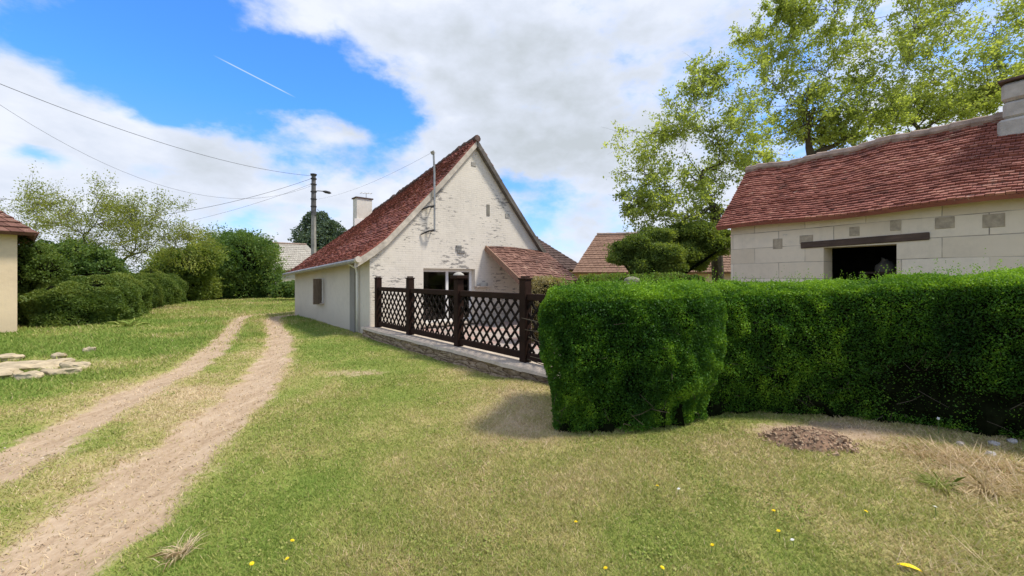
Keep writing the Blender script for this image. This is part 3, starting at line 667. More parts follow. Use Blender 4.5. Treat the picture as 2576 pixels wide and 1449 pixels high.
# ------------------------------------------------------------------ barn
barn = empty('barn', LB(3, 1.7, 0), 'pale stone barn with a dark doorway and long red tiled roof behind the hedge', 'barn')
rotB = math.atan2(BU.y, BU.x)
M['barn'] = wall_mat('barn_blocks', rotB, (.74, .645, .51), True, 1.15, (1.15, .40), .011, th=.80)
BL = 8.0; DW = 3.4; EZ = 3.09
OD = (2.18, 3.44); OT = 2.28
mb = MB()
mb.poly([LB(0, 0, -.1), LB(OD[0], 0, -.1), LB(OD[0], 0, EZ), LB(0, 0, EZ)])
mb.poly([LB(OD[0], 0, OT), LB(OD[1], 0, OT), LB(OD[1], 0, EZ), LB(OD[0], 0, EZ)])
mb.poly([LB(OD[1], 0, -.1), LB(BL, 0, -.1), LB(BL, 0, EZ), LB(OD[1], 0, EZ)])
for u_ in OD: mb.poly([LB(u_, 0, -.1), LB(u_, .45, -.1), LB(u_, .45, OT), LB(u_, 0, OT)])
mb.poly([LB(OD[0], 0, OT), LB(OD[1], 0, OT), LB(OD[1], .45, OT), LB(OD[0], .45, OT)])
for u_ in (0, BL): mb.poly([LB(u_, 0, -.1), LB(u_, DW, -.1), LB(u_, DW, EZ), LB(u_, DW/2, 4.75), LB(u_, 0, EZ)])
mb.poly([LB(0, DW, -.1), LB(BL, DW, -.1), LB(BL, DW, EZ), LB(0, DW, EZ)])
mb.build('wall', M['barn'], barn)
M['patch'] = plain('old_patches', (.36, .30, .22), .95, .3, 9, .6)
for (u_, z_, w_, h_) in ((1.83, 2.50, .14, .10), (2.75, 2.60, .09, .1), (3.42, 2.66, .08, .11), (4.12, 2.63, .13, .11), (4.72, 2.60, .13, .12), (1.2, 2.44, .11, .13)):
    mb = MB(); mb.box(LB(u_, -.002, z_), BU*w_, BW*.008, UP*h_); mb.build('patch', M['patch'], barn, bevel=.006)
mb = MB(); mb.bar(LB(1.72, .04, 2.36), LB(3.92, .04, 2.40), .14, .15); mb.build('lintel', M['lintel'], barn, bevel=.012)
for u_ in (.5, 2.4, 3.6, 4.35, 5.0):
    mb = MB(); mb.box(LB(u_, -.08, EZ-.02), BU*.05, BW*.12, UP*.05); mb.build('rafter_end', M['lintel'], barn)
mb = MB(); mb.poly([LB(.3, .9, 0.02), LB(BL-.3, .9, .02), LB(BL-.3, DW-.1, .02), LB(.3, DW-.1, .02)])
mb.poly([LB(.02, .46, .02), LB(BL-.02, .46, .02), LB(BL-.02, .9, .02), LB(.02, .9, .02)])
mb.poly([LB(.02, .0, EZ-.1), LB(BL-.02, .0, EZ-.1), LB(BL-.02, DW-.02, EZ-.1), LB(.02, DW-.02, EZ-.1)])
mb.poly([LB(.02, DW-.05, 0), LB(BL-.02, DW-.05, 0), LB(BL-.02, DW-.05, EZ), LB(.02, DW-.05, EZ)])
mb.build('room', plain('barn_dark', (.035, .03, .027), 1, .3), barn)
def SB(side):
    def S(u, v):
        uu = lerp(-.22-.25*v, BL+.2, u)
        w_ = lerp(-.34, DW/2, v) if side < 0 else lerp(DW+.34, DW/2, v)
        z = lerp(EZ-.12, 4.86, v)-.05*math.sin(math.pi*v)
        z += -.07*math.sin(math.pi*min(1, max(0, (u-.02)*1.1)))*v+.03*math.sin(u*14+v*2)+.02*math.sin(u*37)*v
        return LB(uu, w_, z)
    return S
rm = MB(); slab(rm, SB(-1), .09, 12, 8); tiles(rm, SB(-1), 74, 27, .034, .35, .009)
slab(rm, SB(1), .09, 12, 8); tiles(rm, SB(1), 40, 18, .03, .35, .01)
br = rm.build('roof', M['tiles_b'], barn)
mb = MB(); SBm = SB(-1)
for i in range(28):
    a, b_ = i/28, (i+1.1)/28; p, q = SBm(min(a, 1), 1), SBm(min(b_, 1), 1); j = random.uniform(-.01, .02)
    mb.tube([p+UP*(.02+j), q+UP*(.01+j)], [.135, .12], 8)
mb.build('ridge', M['ridge'], br)
# hefty stone chimney
mb = MB(); cu = 5.1
for k, (z0, z1, e) in enumerate(((4.1, 4.66, .06), (4.66, 5.0, .0), (5.0, 5.36, .015))):
    mb.box(LB(cu, DW/2-.1, (z0+z1)/2), BU*(.46+e), BW*(.36+e), UP*((z1-z0)/2-.004))
cb_ = mb.build('chimney', M['chim'], barn, bevel=.05)
mb = MB(); mb.box(LB(cu, DW/2-.1, 5.40), BU*.51, BW*.42, UP*.025); mb.build('cap', M['ridge_d'], cb_, bevel=.008)

mb = MB(); mb.box(LB(2.95, 1.25, 1.70), BU*.45, BW*.25, UP*.02); mb.box(LB(2.6, 1.25, .85), BU*.03, BW*.22, UP*.83); mb.box(LB(3.3, 1.25, .85), BU*.03, BW*.22, UP*.83)
tag(mb.build('rack', M['lintel'], None, LB(2.95, 1.25, 0)), 'rough wooden rack in the dark barn doorway', 'rack')
sk = MB(); sc_ = LB(2.92, 1.22, 1.722); sk.tube([sc_+UP*z_+rv(.008) for z_ in (0, .04, .14, .22, .27, .30)], [.16, .19, .18, .13, .06, .09], 12)
tag(sk.build('sack', plain('pale_sacking', (.17, .155, .14), .95, .2), None, sc_, smooth=True), 'pale tied sack standing on the rack inside the barn', 'sack')
# ------------------------------------------------------------------ hedges
def hedge(name, path, W, Hf, label, leafmat, n, size, rad=.25, bump=.12, group=None, z0=.05, seed=0, aspect=.55, sprigs=0, cat='hedge', nsc=1.6, hol=.0, thin=0., ins=.2, shade=0., taper=0.):
    P = np.array(path, float); seg = np.linalg.norm(np.diff(P, axis=0), axis=1); cum = np.concatenate([[0], np.cumsum(seg)]); L = cum[-1]
    def mapw(s, w_, z):
        sc = np.clip(s, 0, L); x = np.interp(sc, cum, P[:, 0]); y = np.interp(sc, cum, P[:, 1])
        e = .4; dx = np.interp(np.clip(sc+e, 0, L), cum, P[:, 0])-np.interp(np.clip(sc-e, 0, L), cum, P[:, 0]); dy = np.interp(np.clip(sc+e, 0, L), cum, P[:, 1])-np.interp(np.clip(sc-e, 0, L), cum, P[:, 1])
        l = np.hypot(dx, dy); dx, dy = dx/l, dy/l; ex = s-sc
        return np.stack([x-dy*w_+dx*ex, y+dx*w_+dy*ex, z], 1)
    def surf(n_, r, inset):
        H = 1.
        a = np.array([L*1.6, L*1.6*.6, L*W, W*1.6, W*1.6]); k = rng.choice(5, n_, p=a/a.sum()); u, v = rng.random(n_), rng.random(n_)
        s = np.where(k <= 2, u*L, np.where(k == 3, 0, L)); w_ = np.where(k == 0, 0, np.where(k == 1, W, np.where(k == 2, v*W, u*W)))
        hs = Hf(s/L); z = np.where(k == 2, hs, z0+v*(hs-z0)); p = np.stack([s, w_, z], 1)
        lo = np.array([r, r, z0-1]); q = np.clip(p, lo, np.stack([np.full(n_, L-r), np.full(n_, W-r), hs-r], 1))
        d = unit(p-q); return q+d*r, d
    pts, nr = surf(n, rad, 0)
    # clumpy outline: push in and out
    wpos = mapw(pts[:, 0], pts[:, 1], pts[:, 2]); b1 = fbm(wpos*nsc, 31+seed, 3)-.5; b2 = fbm(wpos*nsc*3.5, 41+seed, 2)-.5
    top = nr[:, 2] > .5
    off = bump*(1.5*b1+.8*b2)-np.abs(rng.normal(size=n))*.045*np.where(top, 1, 1)
    # hollows low on the faces that shape shade into the hedge
    side = np.abs(nr[:, 2]) < .6; off = off-taper*side*sstep(.95, .0, pts[:, 2])
    if hol: off = off-hol*sstep(.55, .1, pts[:, 2])*sstep(.42, .62, b1+.5)
    pts = pts+nr*off[:, None]
    wp = mapw(pts[:, 0], pts[:, 1], pts[:, 2]); e = mapw(pts[:, 0]+nr[:, 0]*.1, pts[:, 1]+nr[:, 1]*.1, pts[:, 2]+nr[:, 2]*.1); wn = unit(e-wp)
    if thin:  # leaves thinned to bare the dark core, standing in for shade
        dn = fbm(wpos*np.array([1.1, 1.1, 2.2])*1.5, 71+seed, 4); sl = pts[:, 0]/L
        kp = (rng.random(n) > thin*sstep(.45, .70, dn-.06+shade*sstep(.10, .5, sl)*sstep(1.35, 1.05, pts[:, 2])+.07*sstep(.7, .2, pts[:, 2]))) | top
        pts, nr, off, wp, wn, b2, top = (q[kp] for q in (pts, nr, off, wp, wn, b2, top)); n = len(pts)
    tint = np.clip(.30+1.1*b2+.8*b1[kp]+.22*rng.normal(size=n)+.5*top*(nr[:, 2] > .5), 0, 1) if thin else np.clip(.35+.9*b2+.22*rng.normal(size=n)+.20*top, 0, 1)  # top leaves tinted lighter: sun on the hedge put into leaf colour
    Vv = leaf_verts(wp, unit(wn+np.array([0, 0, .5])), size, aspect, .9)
    if sprigs:
        ps, ns_ = surf(sprigs*6, rad, 0); ps = ps[ns_[:, 2] > .8][:sprigs]; ww = mapw(ps[:, 0], ps[:, 1], ps[:, 2])
        hh = np.abs(rng.normal(size=len(ww)))*.07+.02
        LV = []; T = []
        for i in range(len(ww)):
            m_ = 7; zt = np.linspace(0, hh[i], m_); lean = rng.normal(size=2)*.25
            pp = ww[i]+np.stack([zt*lean[0], zt*lean[1], zt], 1)+rng.normal(size=(m_, 3))*.008
            LV.append(pp); T.append(np.full(m_, .75+.25*rng.random()))
        pp = np.concatenate(LV); Vv = np.concatenate([Vv, leaf_verts(pp, np.tile([[0, 0, 1.]], (len(pp), 1)), size*.9, aspect, .8)]); tint = np.concatenate([tint, np.concatenate(T)])
    c = mapw(np.array([L/2]), np.array([W/2]), np.array([0.]))[0]
    root = empty(name, Vector(c), label, cat, group)
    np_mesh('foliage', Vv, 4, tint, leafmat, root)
    # near-black inner mass: shade inside the hedge put into its colour
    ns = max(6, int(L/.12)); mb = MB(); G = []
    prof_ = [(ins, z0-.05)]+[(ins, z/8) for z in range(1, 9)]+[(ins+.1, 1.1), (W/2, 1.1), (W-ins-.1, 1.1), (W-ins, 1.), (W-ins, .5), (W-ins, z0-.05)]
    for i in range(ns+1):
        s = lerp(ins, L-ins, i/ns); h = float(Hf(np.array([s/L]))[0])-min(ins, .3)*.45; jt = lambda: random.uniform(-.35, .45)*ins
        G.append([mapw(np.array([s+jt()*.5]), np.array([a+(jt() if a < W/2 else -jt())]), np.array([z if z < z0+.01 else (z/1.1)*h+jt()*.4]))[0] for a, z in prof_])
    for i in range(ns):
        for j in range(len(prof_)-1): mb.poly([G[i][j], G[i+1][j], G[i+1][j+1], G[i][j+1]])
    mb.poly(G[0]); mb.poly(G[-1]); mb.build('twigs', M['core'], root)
    return root, mapw, L
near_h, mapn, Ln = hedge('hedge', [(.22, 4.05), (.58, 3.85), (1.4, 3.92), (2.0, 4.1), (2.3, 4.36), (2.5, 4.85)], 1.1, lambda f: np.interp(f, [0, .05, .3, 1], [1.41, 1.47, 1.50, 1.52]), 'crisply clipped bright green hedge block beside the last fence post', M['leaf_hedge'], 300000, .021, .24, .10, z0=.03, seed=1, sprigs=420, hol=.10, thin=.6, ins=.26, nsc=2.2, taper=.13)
run_h, mapr, Lr = hedge('hedge', [(2.0, 4.40), (2.9, 4.50), (3.6, 4.40), (4.4, 4.06), (5.4, 3.46), (7.4, 2.5)], .95, lambda f: np.interp(f, [0, .2, .32, .45, .6, 1], [1.50, 1.52, 1.55, 1.62, 1.68, 1.72]), 'darker hedge run, shade shaped by thinned leaves, with a lightened top behind the soil heap', M['leaf_hedge'], 330000, .021, .22, .13, z0=.03, seed=4, sprigs=560, hol=.07, thin=.90, ins=.19, nsc=2.0, shade=.10, taper=.10)
for hroot, mp_, L_, n_ in ((near_h, mapn, Ln, 60), (run_h, mapr, Lr, 150)):
    tw = MB()
    for i in range(n_):
        q = mp_(np.array([random.uniform(.1, L_-.1)]), np.array([.14]), np.array([random.uniform(.05, 1.2)]))[0]; p = Vector(q); d = Vector((random.uniform(-.6, .6), -.35, random.uniform(-.2, .9))).normalized(); l = random.uniform(.1, .28)
        tw.tube([p, p+d*l*.5+rv(.01), p+d*l+rv(.02)], [.004, .003, .0015], 4)
    tw.build('sprays', M['bark'], hroot)
mb = MB()
for z_ in (.45, .62, .75, .98, .36, 1.1):
    p = Vector((.75, 4.7+z_*.3, z_*.8)); e = Vector((.22+random.uniform(-.12, .05), 5.0+random.uniform(-.2, .3), z_+random.uniform(-.05, .2))); mb.tube([p, p.lerp(e, .5)+rv(.03), e], [.012, .009, .004], 5)
mb.build('branches', M['bark'], near_h)
lh = lambda f: np.interp(f, [0, .1, .3, .5, .7, 1], [1.35, 1.5, 1.62, 1.52, 1.5, 1.35])
hedge('hedge', [(-13.2, 13.3), (-15.2, 16.2), (-18, 20), (-23, 29.5)], 2.2, lh, 'dark unclipped hedge along the left side of the lane', M['leaf_lane'], 170000, .08, .6, .8, z0=.05, seed=5, aspect=.45, nsc=.5, ins=.55)
bh = lambda f: np.interp(f, [0, 1], [1.68, 1.66])
hedge('hedge', [(2.05, 10.6), (4.2, 11.3), (5.9, 11.9)], .9, bh, 'dark low hedge in the garden between patio and barn', M['leaf_lane'], 26000, .05, .3, .15, seed=8)
hedge('shrub', [(.55, 9.0), (1.55, 9.6)], .7, lambda f: np.interp(f, [0, 1], [1.58, 1.62]), 'dry yellowish shrub beyond the porch end of the fence', M['leaf_dry'], 9000, .045, .3, .2, seed=9, cat='shrub')

# ------------------------------------------------------------------ trees and bushes
def bez(a, b, c, n):
    return [a*(1-t)**2+b*2*t*(1-t)+c*t*t for t in [i/n for i in range(n+1)]]
def tree(name, base, fork, clumps, label, leafmat, nleaf, size, barkm, tr=.16, group=None, subs=7, twigs=5, cat='tree', trunks=None, bare=0, wind=(0, 0, 0), spread=.12, aspect=.55, gr=1.):
    root = empty(name, base, label, cat, group); wd = MB(); base = Vector(base); fork = Vector(fork)
    tips = []
    mids = bez(base, (base+fork)/2+rv(.12), fork, 6)
    wd.tube(mids, [lerp(tr, tr*.72, i/6) for i in range(7)], 9)
    LP = []; W_ = Vector(wind); clumps = [(c, r*gr) for c, r in clumps]
    nodes_ = [(fork, tr*.62)]+[(mids[i], tr*.7) for i in (4, 5)]
    for (c, r) in sorted(clumps, key=lambda q: (q[0]-fork).length):
        dc = (c-fork).length
        st, rs = min(nodes_, key=lambda q: (q[0]-c).length+.35*(q[0]-fork).length+(0 if (q[0]-fork).length < dc-.3 or q[0] is fork else 99))
        ctl = st.lerp(c, .5)+Vector((0, 0, .18*(c-st).length*random.uniform(-.6, .6)))+rv(.10*(c-st).length)
        lb = bez(st, ctl, c, 8)
        r0 = min(rs*.78, tr*.5); wd.tube([p+rv(.02) if 0 < i < 8 else p for i, p in enumerate(lb)], [lerp(r0, r0*.4, (i/8)**.8) for i in range(9)], 6)
        nodes_ += [(lb[i], lerp(r0, r0*.4, i/8)) for i in (3, 4, 5, 6, 7, 8)]
        for k in range(subs):
            i0 = random.randint(3, 8); a = lb[i0]; r0 = max(r0, .035); d = rv(1).normalized(); d.z = d.z*.8
            tip = c+d*r*random.uniform(.55, 1.1)+W_*r*random.uniform(0, .6)
            sb = bez(a, a.lerp(tip, .5)+rv(.12*r)+UP*.1*r, tip, 5); rr = max(r0*.22, .012)
            wd.tube(sb, [lerp(rr, rr*.25, i/5) for i in range(6)], 4, cap=False)
            for q in range(twigs):
                b0 = sb[random.randint(1, 5)]; d2 = ((tip-a).normalized()*.7+rv(.6)+W_).normalized(); e = b0+d2*r*random.uniform(.25, .6)
                tw = bez(b0, b0.lerp(e, .5)+rv(.05*r), e, 3); wd.tube(tw, [rr*.3, rr*.25, rr*.2, rr*.1], 3, cap=False)
                if random.random() < bare: continue
                LP.append((b0, e))
            LP.append((sb[2], tip))
    wd.build('trunk', barkm, root)
    a = np.array([[*p, *q] for p, q in LP]); k = rng.integers(0, len(a), nleaf); t = rng.random(nleaf)**.7
    P = a[k, :3]*(1-t)[:, None]+a[k, 3:]*t[:, None]+rng.normal(size=(nleaf, 3))*spread
    tint = np.clip(.3+.4*rng.random(nleaf)+.4*(_h(k, k*0, k*0, 5)-.5), 0, 1)
    V = leaf_verts(P, unit(rng.normal(size=(nleaf, 3))+np.array([0, 0, .3])), size, aspect, 1., .2)
    np_mesh('crown', V, 4, tint, leafmat, root); return root
def cl(lst, Z, rz=1.2, sc=1):
    return [(D(x, y, Z+random.uniform(-rz, rz)), r*K*Z/F*sc) for x, y, r in lst]
tree('tree', (7.95, 15.2, 0), (7.75, 15.2, 4.3), cl([(1610, 430, 62), (1625, 345, 60), (1700, 320, 70), (1750, 235, 62), (1800, 310, 75), (1680, 480, 70), (1765, 430, 75), (1640, 540, 60), (1730, 545, 70), (1790, 520, 60), (1850, 400, 70), (1860, 330, 70), (1800, 190, 50), (1900, 380, 60), (1590, 500, 40)], 15.2), 'light green tree nearest the sky gap, reaching left past the barn end', M['leaf_tree'], 27000, .10, M['bark'], .24, 'open leafy trees behind the barn', 12, 6, gr=1.4, spread=.075, bare=.3)
tree('tree', (12.6, 16.5, 0), (12.4, 16.5, 6.6), cl([(1950, 130, 70), (1930, 200, 70), (1900, 80, 45), (2000, 60, 75), (2050, 160, 80), (2110, 220, 75), (1985, 260, 70), (2150, 100, 80), (2050, 270, 70), (2200, 200, 75), (1985, 335, 60), (2130, 300, 60), (2200, 20, 70), (2080, 20, 60), (1960, 20, 40), (2210, 290, 60), (2140, 345, 45), (2260, 300, 50), (2060, 340, 45)], 16.5), 'open tree with dark forked trunk rising over the middle of the barn ridge', M['leaf_tree'], 40000, .105, M['bark'], .32, 'open leafy trees behind the barn', 12, 6, gr=1.4, spread=.075, bare=.3)
tree('tree', (17.6, 17, 0), (17.2, 17, 5.6), cl([(2300, 110, 80), (2400, 60, 85), (2350, 200, 80), (2450, 160, 85), (2300, 270, 60), (2400, 250, 75), (2500, 70, 85), (2520, 190, 80), (2570, 20, 80), (2590, 240, 70), (2300, 20, 75), (2660, 120, 90), (2480, 260, 60), (2700, 220, 90), (2400, -40, 80), (2300, 310, 50), (2380, 290, 55), (2440, 275, 50), (2260, 230, 70), (2490, 250, 40)], 17), 'windswept green tree over the stone chimney end of the barn', M['leaf_tree'], 40000, .105, M['bark'], .32, 'open leafy trees behind the barn', 12, 6, gr=1.4, spread=.075, bare=.3, wind=(.5, 0, .35))
# sparse, half-bare trees over the lane hedge
tree('sparse_tree', (-19.3, 18, 0), (-19.2, 18, 2.6), cl([(60, 500, 60), (110, 520, 60), (150, 560, 65), (190, 520, 60), (210, 590, 70), (80, 580, 60), (250, 500, 50), (160, 620, 70), (260, 560, 60)], 18, 1.0), 'sparse twiggy tree with bare upper twigs beside the small building', M['leaf_sparse'], 12000, .075, M['bark_pale'], .15, 'half bare trees along the lane hedge', 10, 7, bare=.4, gr=1.25)
tree('sparse_tree', (-20.6, 21, 0), (-20.2, 20.6, 2.4), cl([(300, 540, 60), (340, 580, 65), (390, 540, 60), (430, 580, 60), (290, 610, 65), (370, 630, 65), (440, 620, 60), (480, 600, 50), (330, 510, 40)], 20, 1.0), 'sparse twiggy tree with yellowish leaves left of the dense lane bushes', M['leaf_sparse'], 15000, .08, M['bark_pale'], .15, 'half bare trees along the lane hedge', 10, 7, bare=.35, gr=1.25)

def bush(name, base, blobs, label, leafmat, n, size, cat='bush', group=None, bump=.25, stems=5, aspect=.55, flat=1., core=.64, fuzz=.12, shoots=9, lumps=6):
    "blobs: (centre, radius) masses of leaves on a few stems"
    root = empty(name, base, label, cat, group); main = list(blobs); blobs = list(blobs)
    for c, r in main:
        for q in range(lumps):
            d_ = rv(1).normalized(); blobs.append((Vector(c)+Vector((d_.x, d_.y, d_.z*flat))*r*random.uniform(.75, 1.02), r*random.uniform(.28, .48)))
    ar = np.array([r*r for _, r in blobs]); k = rng.choice(len(blobs), n, p=ar/ar.sum())
    C = np.array([list(c) for c, _ in blobs])[k]; Rr = np.array([r for _, r in blobs])[k]
    d = unit(rng.normal(size=(n, 3))); e = np.array([1, 1, flat])
    nz = fbm((C+d*Rr[:, None])*1.3/max(.5, ar.max()**.5*.6), 61, 4)-.5
    rr = Rr*(1+bump*2.2*nz)*(1+rng.normal(size=n)*fuzz)
    P = C+d*rr[:, None]*e
    sh = []
    for c, r in main:
        for q in range(shoots):
            d_ = rv(1).normalized(); d_.z = abs(d_.z)*.9-.1; l = r*random.uniform(.25, .7); m_ = int(22*max(.6, r/.8)); tt = rng.random(m_)
            a0 = np.array(c)+np.array(d_)*r*.9; sh.append(a0+np.array(d_+rv(.25))*l*tt[:, None]+rng.normal(size=(m_, 3))*size*.9*(1.2-tt[:, None]))
    if sh:
        sh = np.concatenate(sh); P = np.concatenate([P, sh]); d = np.concatenate([d, unit(rng.normal(size=sh.shape))]); nz = np.concatenate([nz, .12+.1*rng.normal(size=len(sh))])
    keep = P[:, 2] > base[2]+.02
    P, d, nz = P[keep], d[keep], nz[keep]
    tint = np.clip(.38+1.1*nz+.18*rng.normal(size=len(P)), 0, 1)
    np_mesh('foliage', leaf_verts(P, unit(d+np.array([0, 0, .4])), size, aspect, .95), 4, tint, leafmat, root)
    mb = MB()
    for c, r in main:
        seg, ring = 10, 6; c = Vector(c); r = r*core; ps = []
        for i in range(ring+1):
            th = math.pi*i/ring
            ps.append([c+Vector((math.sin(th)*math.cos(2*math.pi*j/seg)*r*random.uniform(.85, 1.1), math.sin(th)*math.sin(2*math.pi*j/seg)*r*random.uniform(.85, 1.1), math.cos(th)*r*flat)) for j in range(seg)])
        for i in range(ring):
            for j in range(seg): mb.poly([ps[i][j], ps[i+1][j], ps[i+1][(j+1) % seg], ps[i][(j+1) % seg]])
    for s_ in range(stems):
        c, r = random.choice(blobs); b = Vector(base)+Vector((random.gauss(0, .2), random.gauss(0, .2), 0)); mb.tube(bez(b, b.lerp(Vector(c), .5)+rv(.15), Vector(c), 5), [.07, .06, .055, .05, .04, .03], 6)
    mb.build('leaves', M['core'], root); return root  # solid inner mass and stems, painted near-black for shade inside the bush
def bl(lst, Z, rz=.6):
    return [(D(x, y, Z+random.uniform(-rz, rz)), r*K*Z/F) for x, y, r in lst]
bush('bush', D(600, 752, 31), bl([(560, 640, 60), (620, 650, 58), (520, 690, 46), (590, 690, 60), (650, 690, 50), (640, 630, 38), (600, 612, 30), (670, 720, 35), (540, 720, 40), (615, 725, 45)], 31, 1.5), 'large dark green bush where the lane bends behind the cottage', M['leaf_bush'], 60000, .15, group='dense bushes along the lane', bump=.5)
bush('bush', D(470, 752, 27), bl([(440, 690, 42), (490, 660, 42), (480, 700, 48), (520, 645, 32), (430, 660, 32), (505, 720, 35)], 27, 1.2), 'yellow green bush between the sparse trees and the large dark bush', leaf_mat('yellow_bush_leaf', (.08, .13, .025), (.17, .23, .045), (.30, .34, .08), .4, .4), 34000, .14, group='dense bushes along the lane', bump=.5)
bush('ivy_shrub', D(75, 832, 13.3), bl([(65, 640, 42), (95, 700, 45), (60, 740, 45), (90, 780, 45), (120, 680, 35), (55, 690, 40)], 13.3, .3), 'tall ivy like shrub squeezed against the corner of the small left building', M['leaf_lane'], 26000, .07, 'shrub', bump=.3)
bush('bush', D(250, 690, 16.5), bl([(190, 655, 46), (130, 660, 42), (240, 665, 42), (160, 680, 42), (270, 685, 34)], 16.8, .6), 'dark grey green bush under the sparse trees', M['leaf_bush'], 24000, .10, group='dense bushes along the lane', bump=.5)
bush('bush', D(722, 748, 27), bl([(705, 735, 18), (730, 728, 20), (745, 735, 16), (715, 722, 12)], 27, .5), 'low bright shrub at the far corner of the cottage', M['leaf_bush'], 9000, .13, group='dense bushes along the lane', bump=.3)
bush('far_tree', D(800, 700, 48), bl([(800, 570, 32), (775, 595, 32), (830, 590, 33), (800, 620, 40), (760, 640, 28), (840, 620, 28), (740, 655, 18), (790, 650, 40)], 48, 1), 'round grey green tree behind the utility pole', M['leaf_far'], 24000, .26, 'tree', bump=.22)
bush('spreading_shrub', D(1650, 745, 13.6), bl([(1570, 630, 32), (1600, 615, 34), (1650, 595, 36), (1700, 590, 36), (1750, 585, 36), (1790, 595, 36), (1620, 650, 32), (1670, 640, 38), (1720, 640, 38), (1770, 630, 36), (1560, 650, 25), (1810, 620, 28), (1645, 675, 28), (1690, 675, 28), (1740, 660, 32), (1610, 670, 24)], 13.6, .6), 'dark spreading evergreen shrub left of the barn corner', M['leaf_cedar'], 110000, .065, 'shrub', bump=.42, stems=7, flat=.62, core=.5, fuzz=.16, lumps=9)
# far belt of trees closing the view
far = []
for i in range(70):
    a = R(-80+160*i/69+random.uniform(-1, 1)); rr = random.uniform(120, 170); far.append((Vector((math.sin(a)*rr, math.cos(a)*rr, random.uniform(.5, 2.2))), random.uniform(3.5, 5.)))
o_ = bush('distant_trees', (0, 140, -3), far, 'distant line of trees on the horizon', M['leaf_far'], 40000, .7, 'trees', bump=.25, stems=0, shoots=0, lumps=0)
for q in [o_]+list(o_.children): q['kind'] = 'stuff'

# ------------------------------------------------------------------ other houses
def hip_house(name, c, ax, L, W, eave, ridge, wallm, roofm, label, ov=.3, hip=1., win=True, group=None, rows=14, cols=24):
    "c centre, ax direction of the ridge"
    c = Vector(c); ax = Vector(ax).normalized(); ay = Vector((-ax.y, ax.x, 0)); root = empty(name, c, label, 'house', group)
    P = lambda a, b, z: c+ax*a+ay*b+UP*z
    mb = MB(); l, w_ = L/2, W/2
    mb.box(P(0, 0, eave/2-.1), ax*l, ay*w_, UP*(eave/2+.1))
    if not hip:
        for s_ in (-l, l): mb.poly([P(s_, -w_, eave), P(s_, w_, eave), P(s_, 0, ridge-.12)])
    mb.build('wall', wallm, root); rm = MB(); lo, wo = l+ov, w_+ov; zz = eave-.12; rr = lo-hip
    for sg in (-1, 1):
        def S(u, v, sg=sg): return P(lerp(-lerp(lo, rr, v), lerp(lo, rr, v), u), sg*lerp(wo, 0, v), lerp(zz, ridge, v))
        slab(rm, S, .08, 6, 4); tiles(rm, S, cols, rows, .03)
        if hip:
            def S2(u, v, sg=sg): return P(sg*lerp(lo, rr, v), lerp(-lerp(wo, 0, v), lerp(wo, 0, v), u)+(0 if v < 1 else (u-.5)*.01), lerp(zz, ridge, v))
            slab(rm, S2, .08, 4, 4); tiles(rm, S2, max(6, cols//2), rows, .03)
    rf_ = rm.build('roof', roofm, root)
    mb = MB(); n_ = 14
    for i in range(n_): mb.tube([P(lerp(-rr, rr, i/n_), 0, ridge+.03), P(lerp(-rr, rr, (i+1.1)/n_), 0, ridge+.02)], [.11, .1], 7)
    mb.build('ridge', M['ridge'], rf_); return root, P
cream = wall_mat('cream_render', 0, (.70, .55, .36), False)
# small building at the left edge: its end faces the lane
ray = Vector((-14.4, 11.6, 0)).normalized(); perp = Vector((-ray.y, ray.x, 0))
cc_ = Vector((-14.35, 11.55, 0))+ray*2.2+perp*2.6
hip_house('outbuilding', cc_, perp, 5.2, 4.4, 2.98, 4.9, cream, tile_mat('brown_flat_tiles', [(.1, (.05, .026, .02)), (.4, (.12, .055, .04)), (.7, (.20, .10, .075)), (.95, (.34, .22, .16))]), 'small cream building with brown tiled roof beside the verge', .38, 2.2)
hip_house('house', Vector((9.4, 24.2, 0)), (.97, -.22, 0), 10.2, 6, 1.95, 4.25, cream, M['tiles_br'], 'house with a plain brown roof behind the spreading shrub', .35, 1.3, rows=18, cols=40)
hip_house('house', (1.75, 28, 0), (.065, 1, 0), 7.4, 5.4, 2.15, 4.15, cream, M['tiles_d'], 'house with a dark brown roof showing just right of the gable', .35, 2.2)
hip_house('house', D(748, 690, 40)+Vector((-.8, 0, -1.55)), (.75, .66, 0), 6, 5, 2.0, 4.6, plain('far_stone', (.40, .37, .32), .95, .15, 2), M['tiles_g'], 'far grey stone house behind the foot of the utility pole', .35, 1.8)

# ------------------------------------------------------------------ utility pole, lines
pz = 21.5; pb = D(789, 700, pz); pb.z = 0
pole = empty('utility_pole', pb, 'concrete utility pole with a lamp arm behind the cottage roof', 'pole')
top = D(789, 437, pz).z
mb = MB()
for z0, z1, w0, w1 in ((0, top-2.2, .20, .155),):
    p = [pb+Vector((sx_*w0*.5, sy*w0*.7, z0)) for sx_, sy in ((-1, -1), (1, -1), (1, 1), (-1, 1))]+[pb+Vector((sx_*w1*.5, sy*w1*.7, z1)) for sx_, sy in ((-1, -1), (1, -1), (1, 1), (-1, 1))]; mb.hexa(p)
mb.build('shaft', M['concrete'], pole)
mb = MB(); mb.tube([pb+UP*(top-2.25), pb+UP*(top-.1)], [.14, .11], 8); up_ = mb.build('upper_shaft', M['pole_dark'], pole)
for z_ in (.25, .55, .95, 1.35, 1.75):
    mb = MB(); mb.tube([pb+UP*(top-z_), pb+UP*(top-z_-.05)], .16, 8); mb.build('clamp', M['iron'], up_)
mb = MB(); mb.tube([pb+UP*(top-.1), pb+UP*(top-.02), pb+UP*top], [.15, .17, .10], 10); mb.build('cap', M['iron'], pole)
mb = MB(); a_ = pb+UP*(top-.95); e_ = D(812, 481, pz-.1); mb.tube([a_, a_.lerp(e_, .5)+UP*.02, e_], .022, 6); arm = mb.build('lamp_arm', M['iron'], pole)
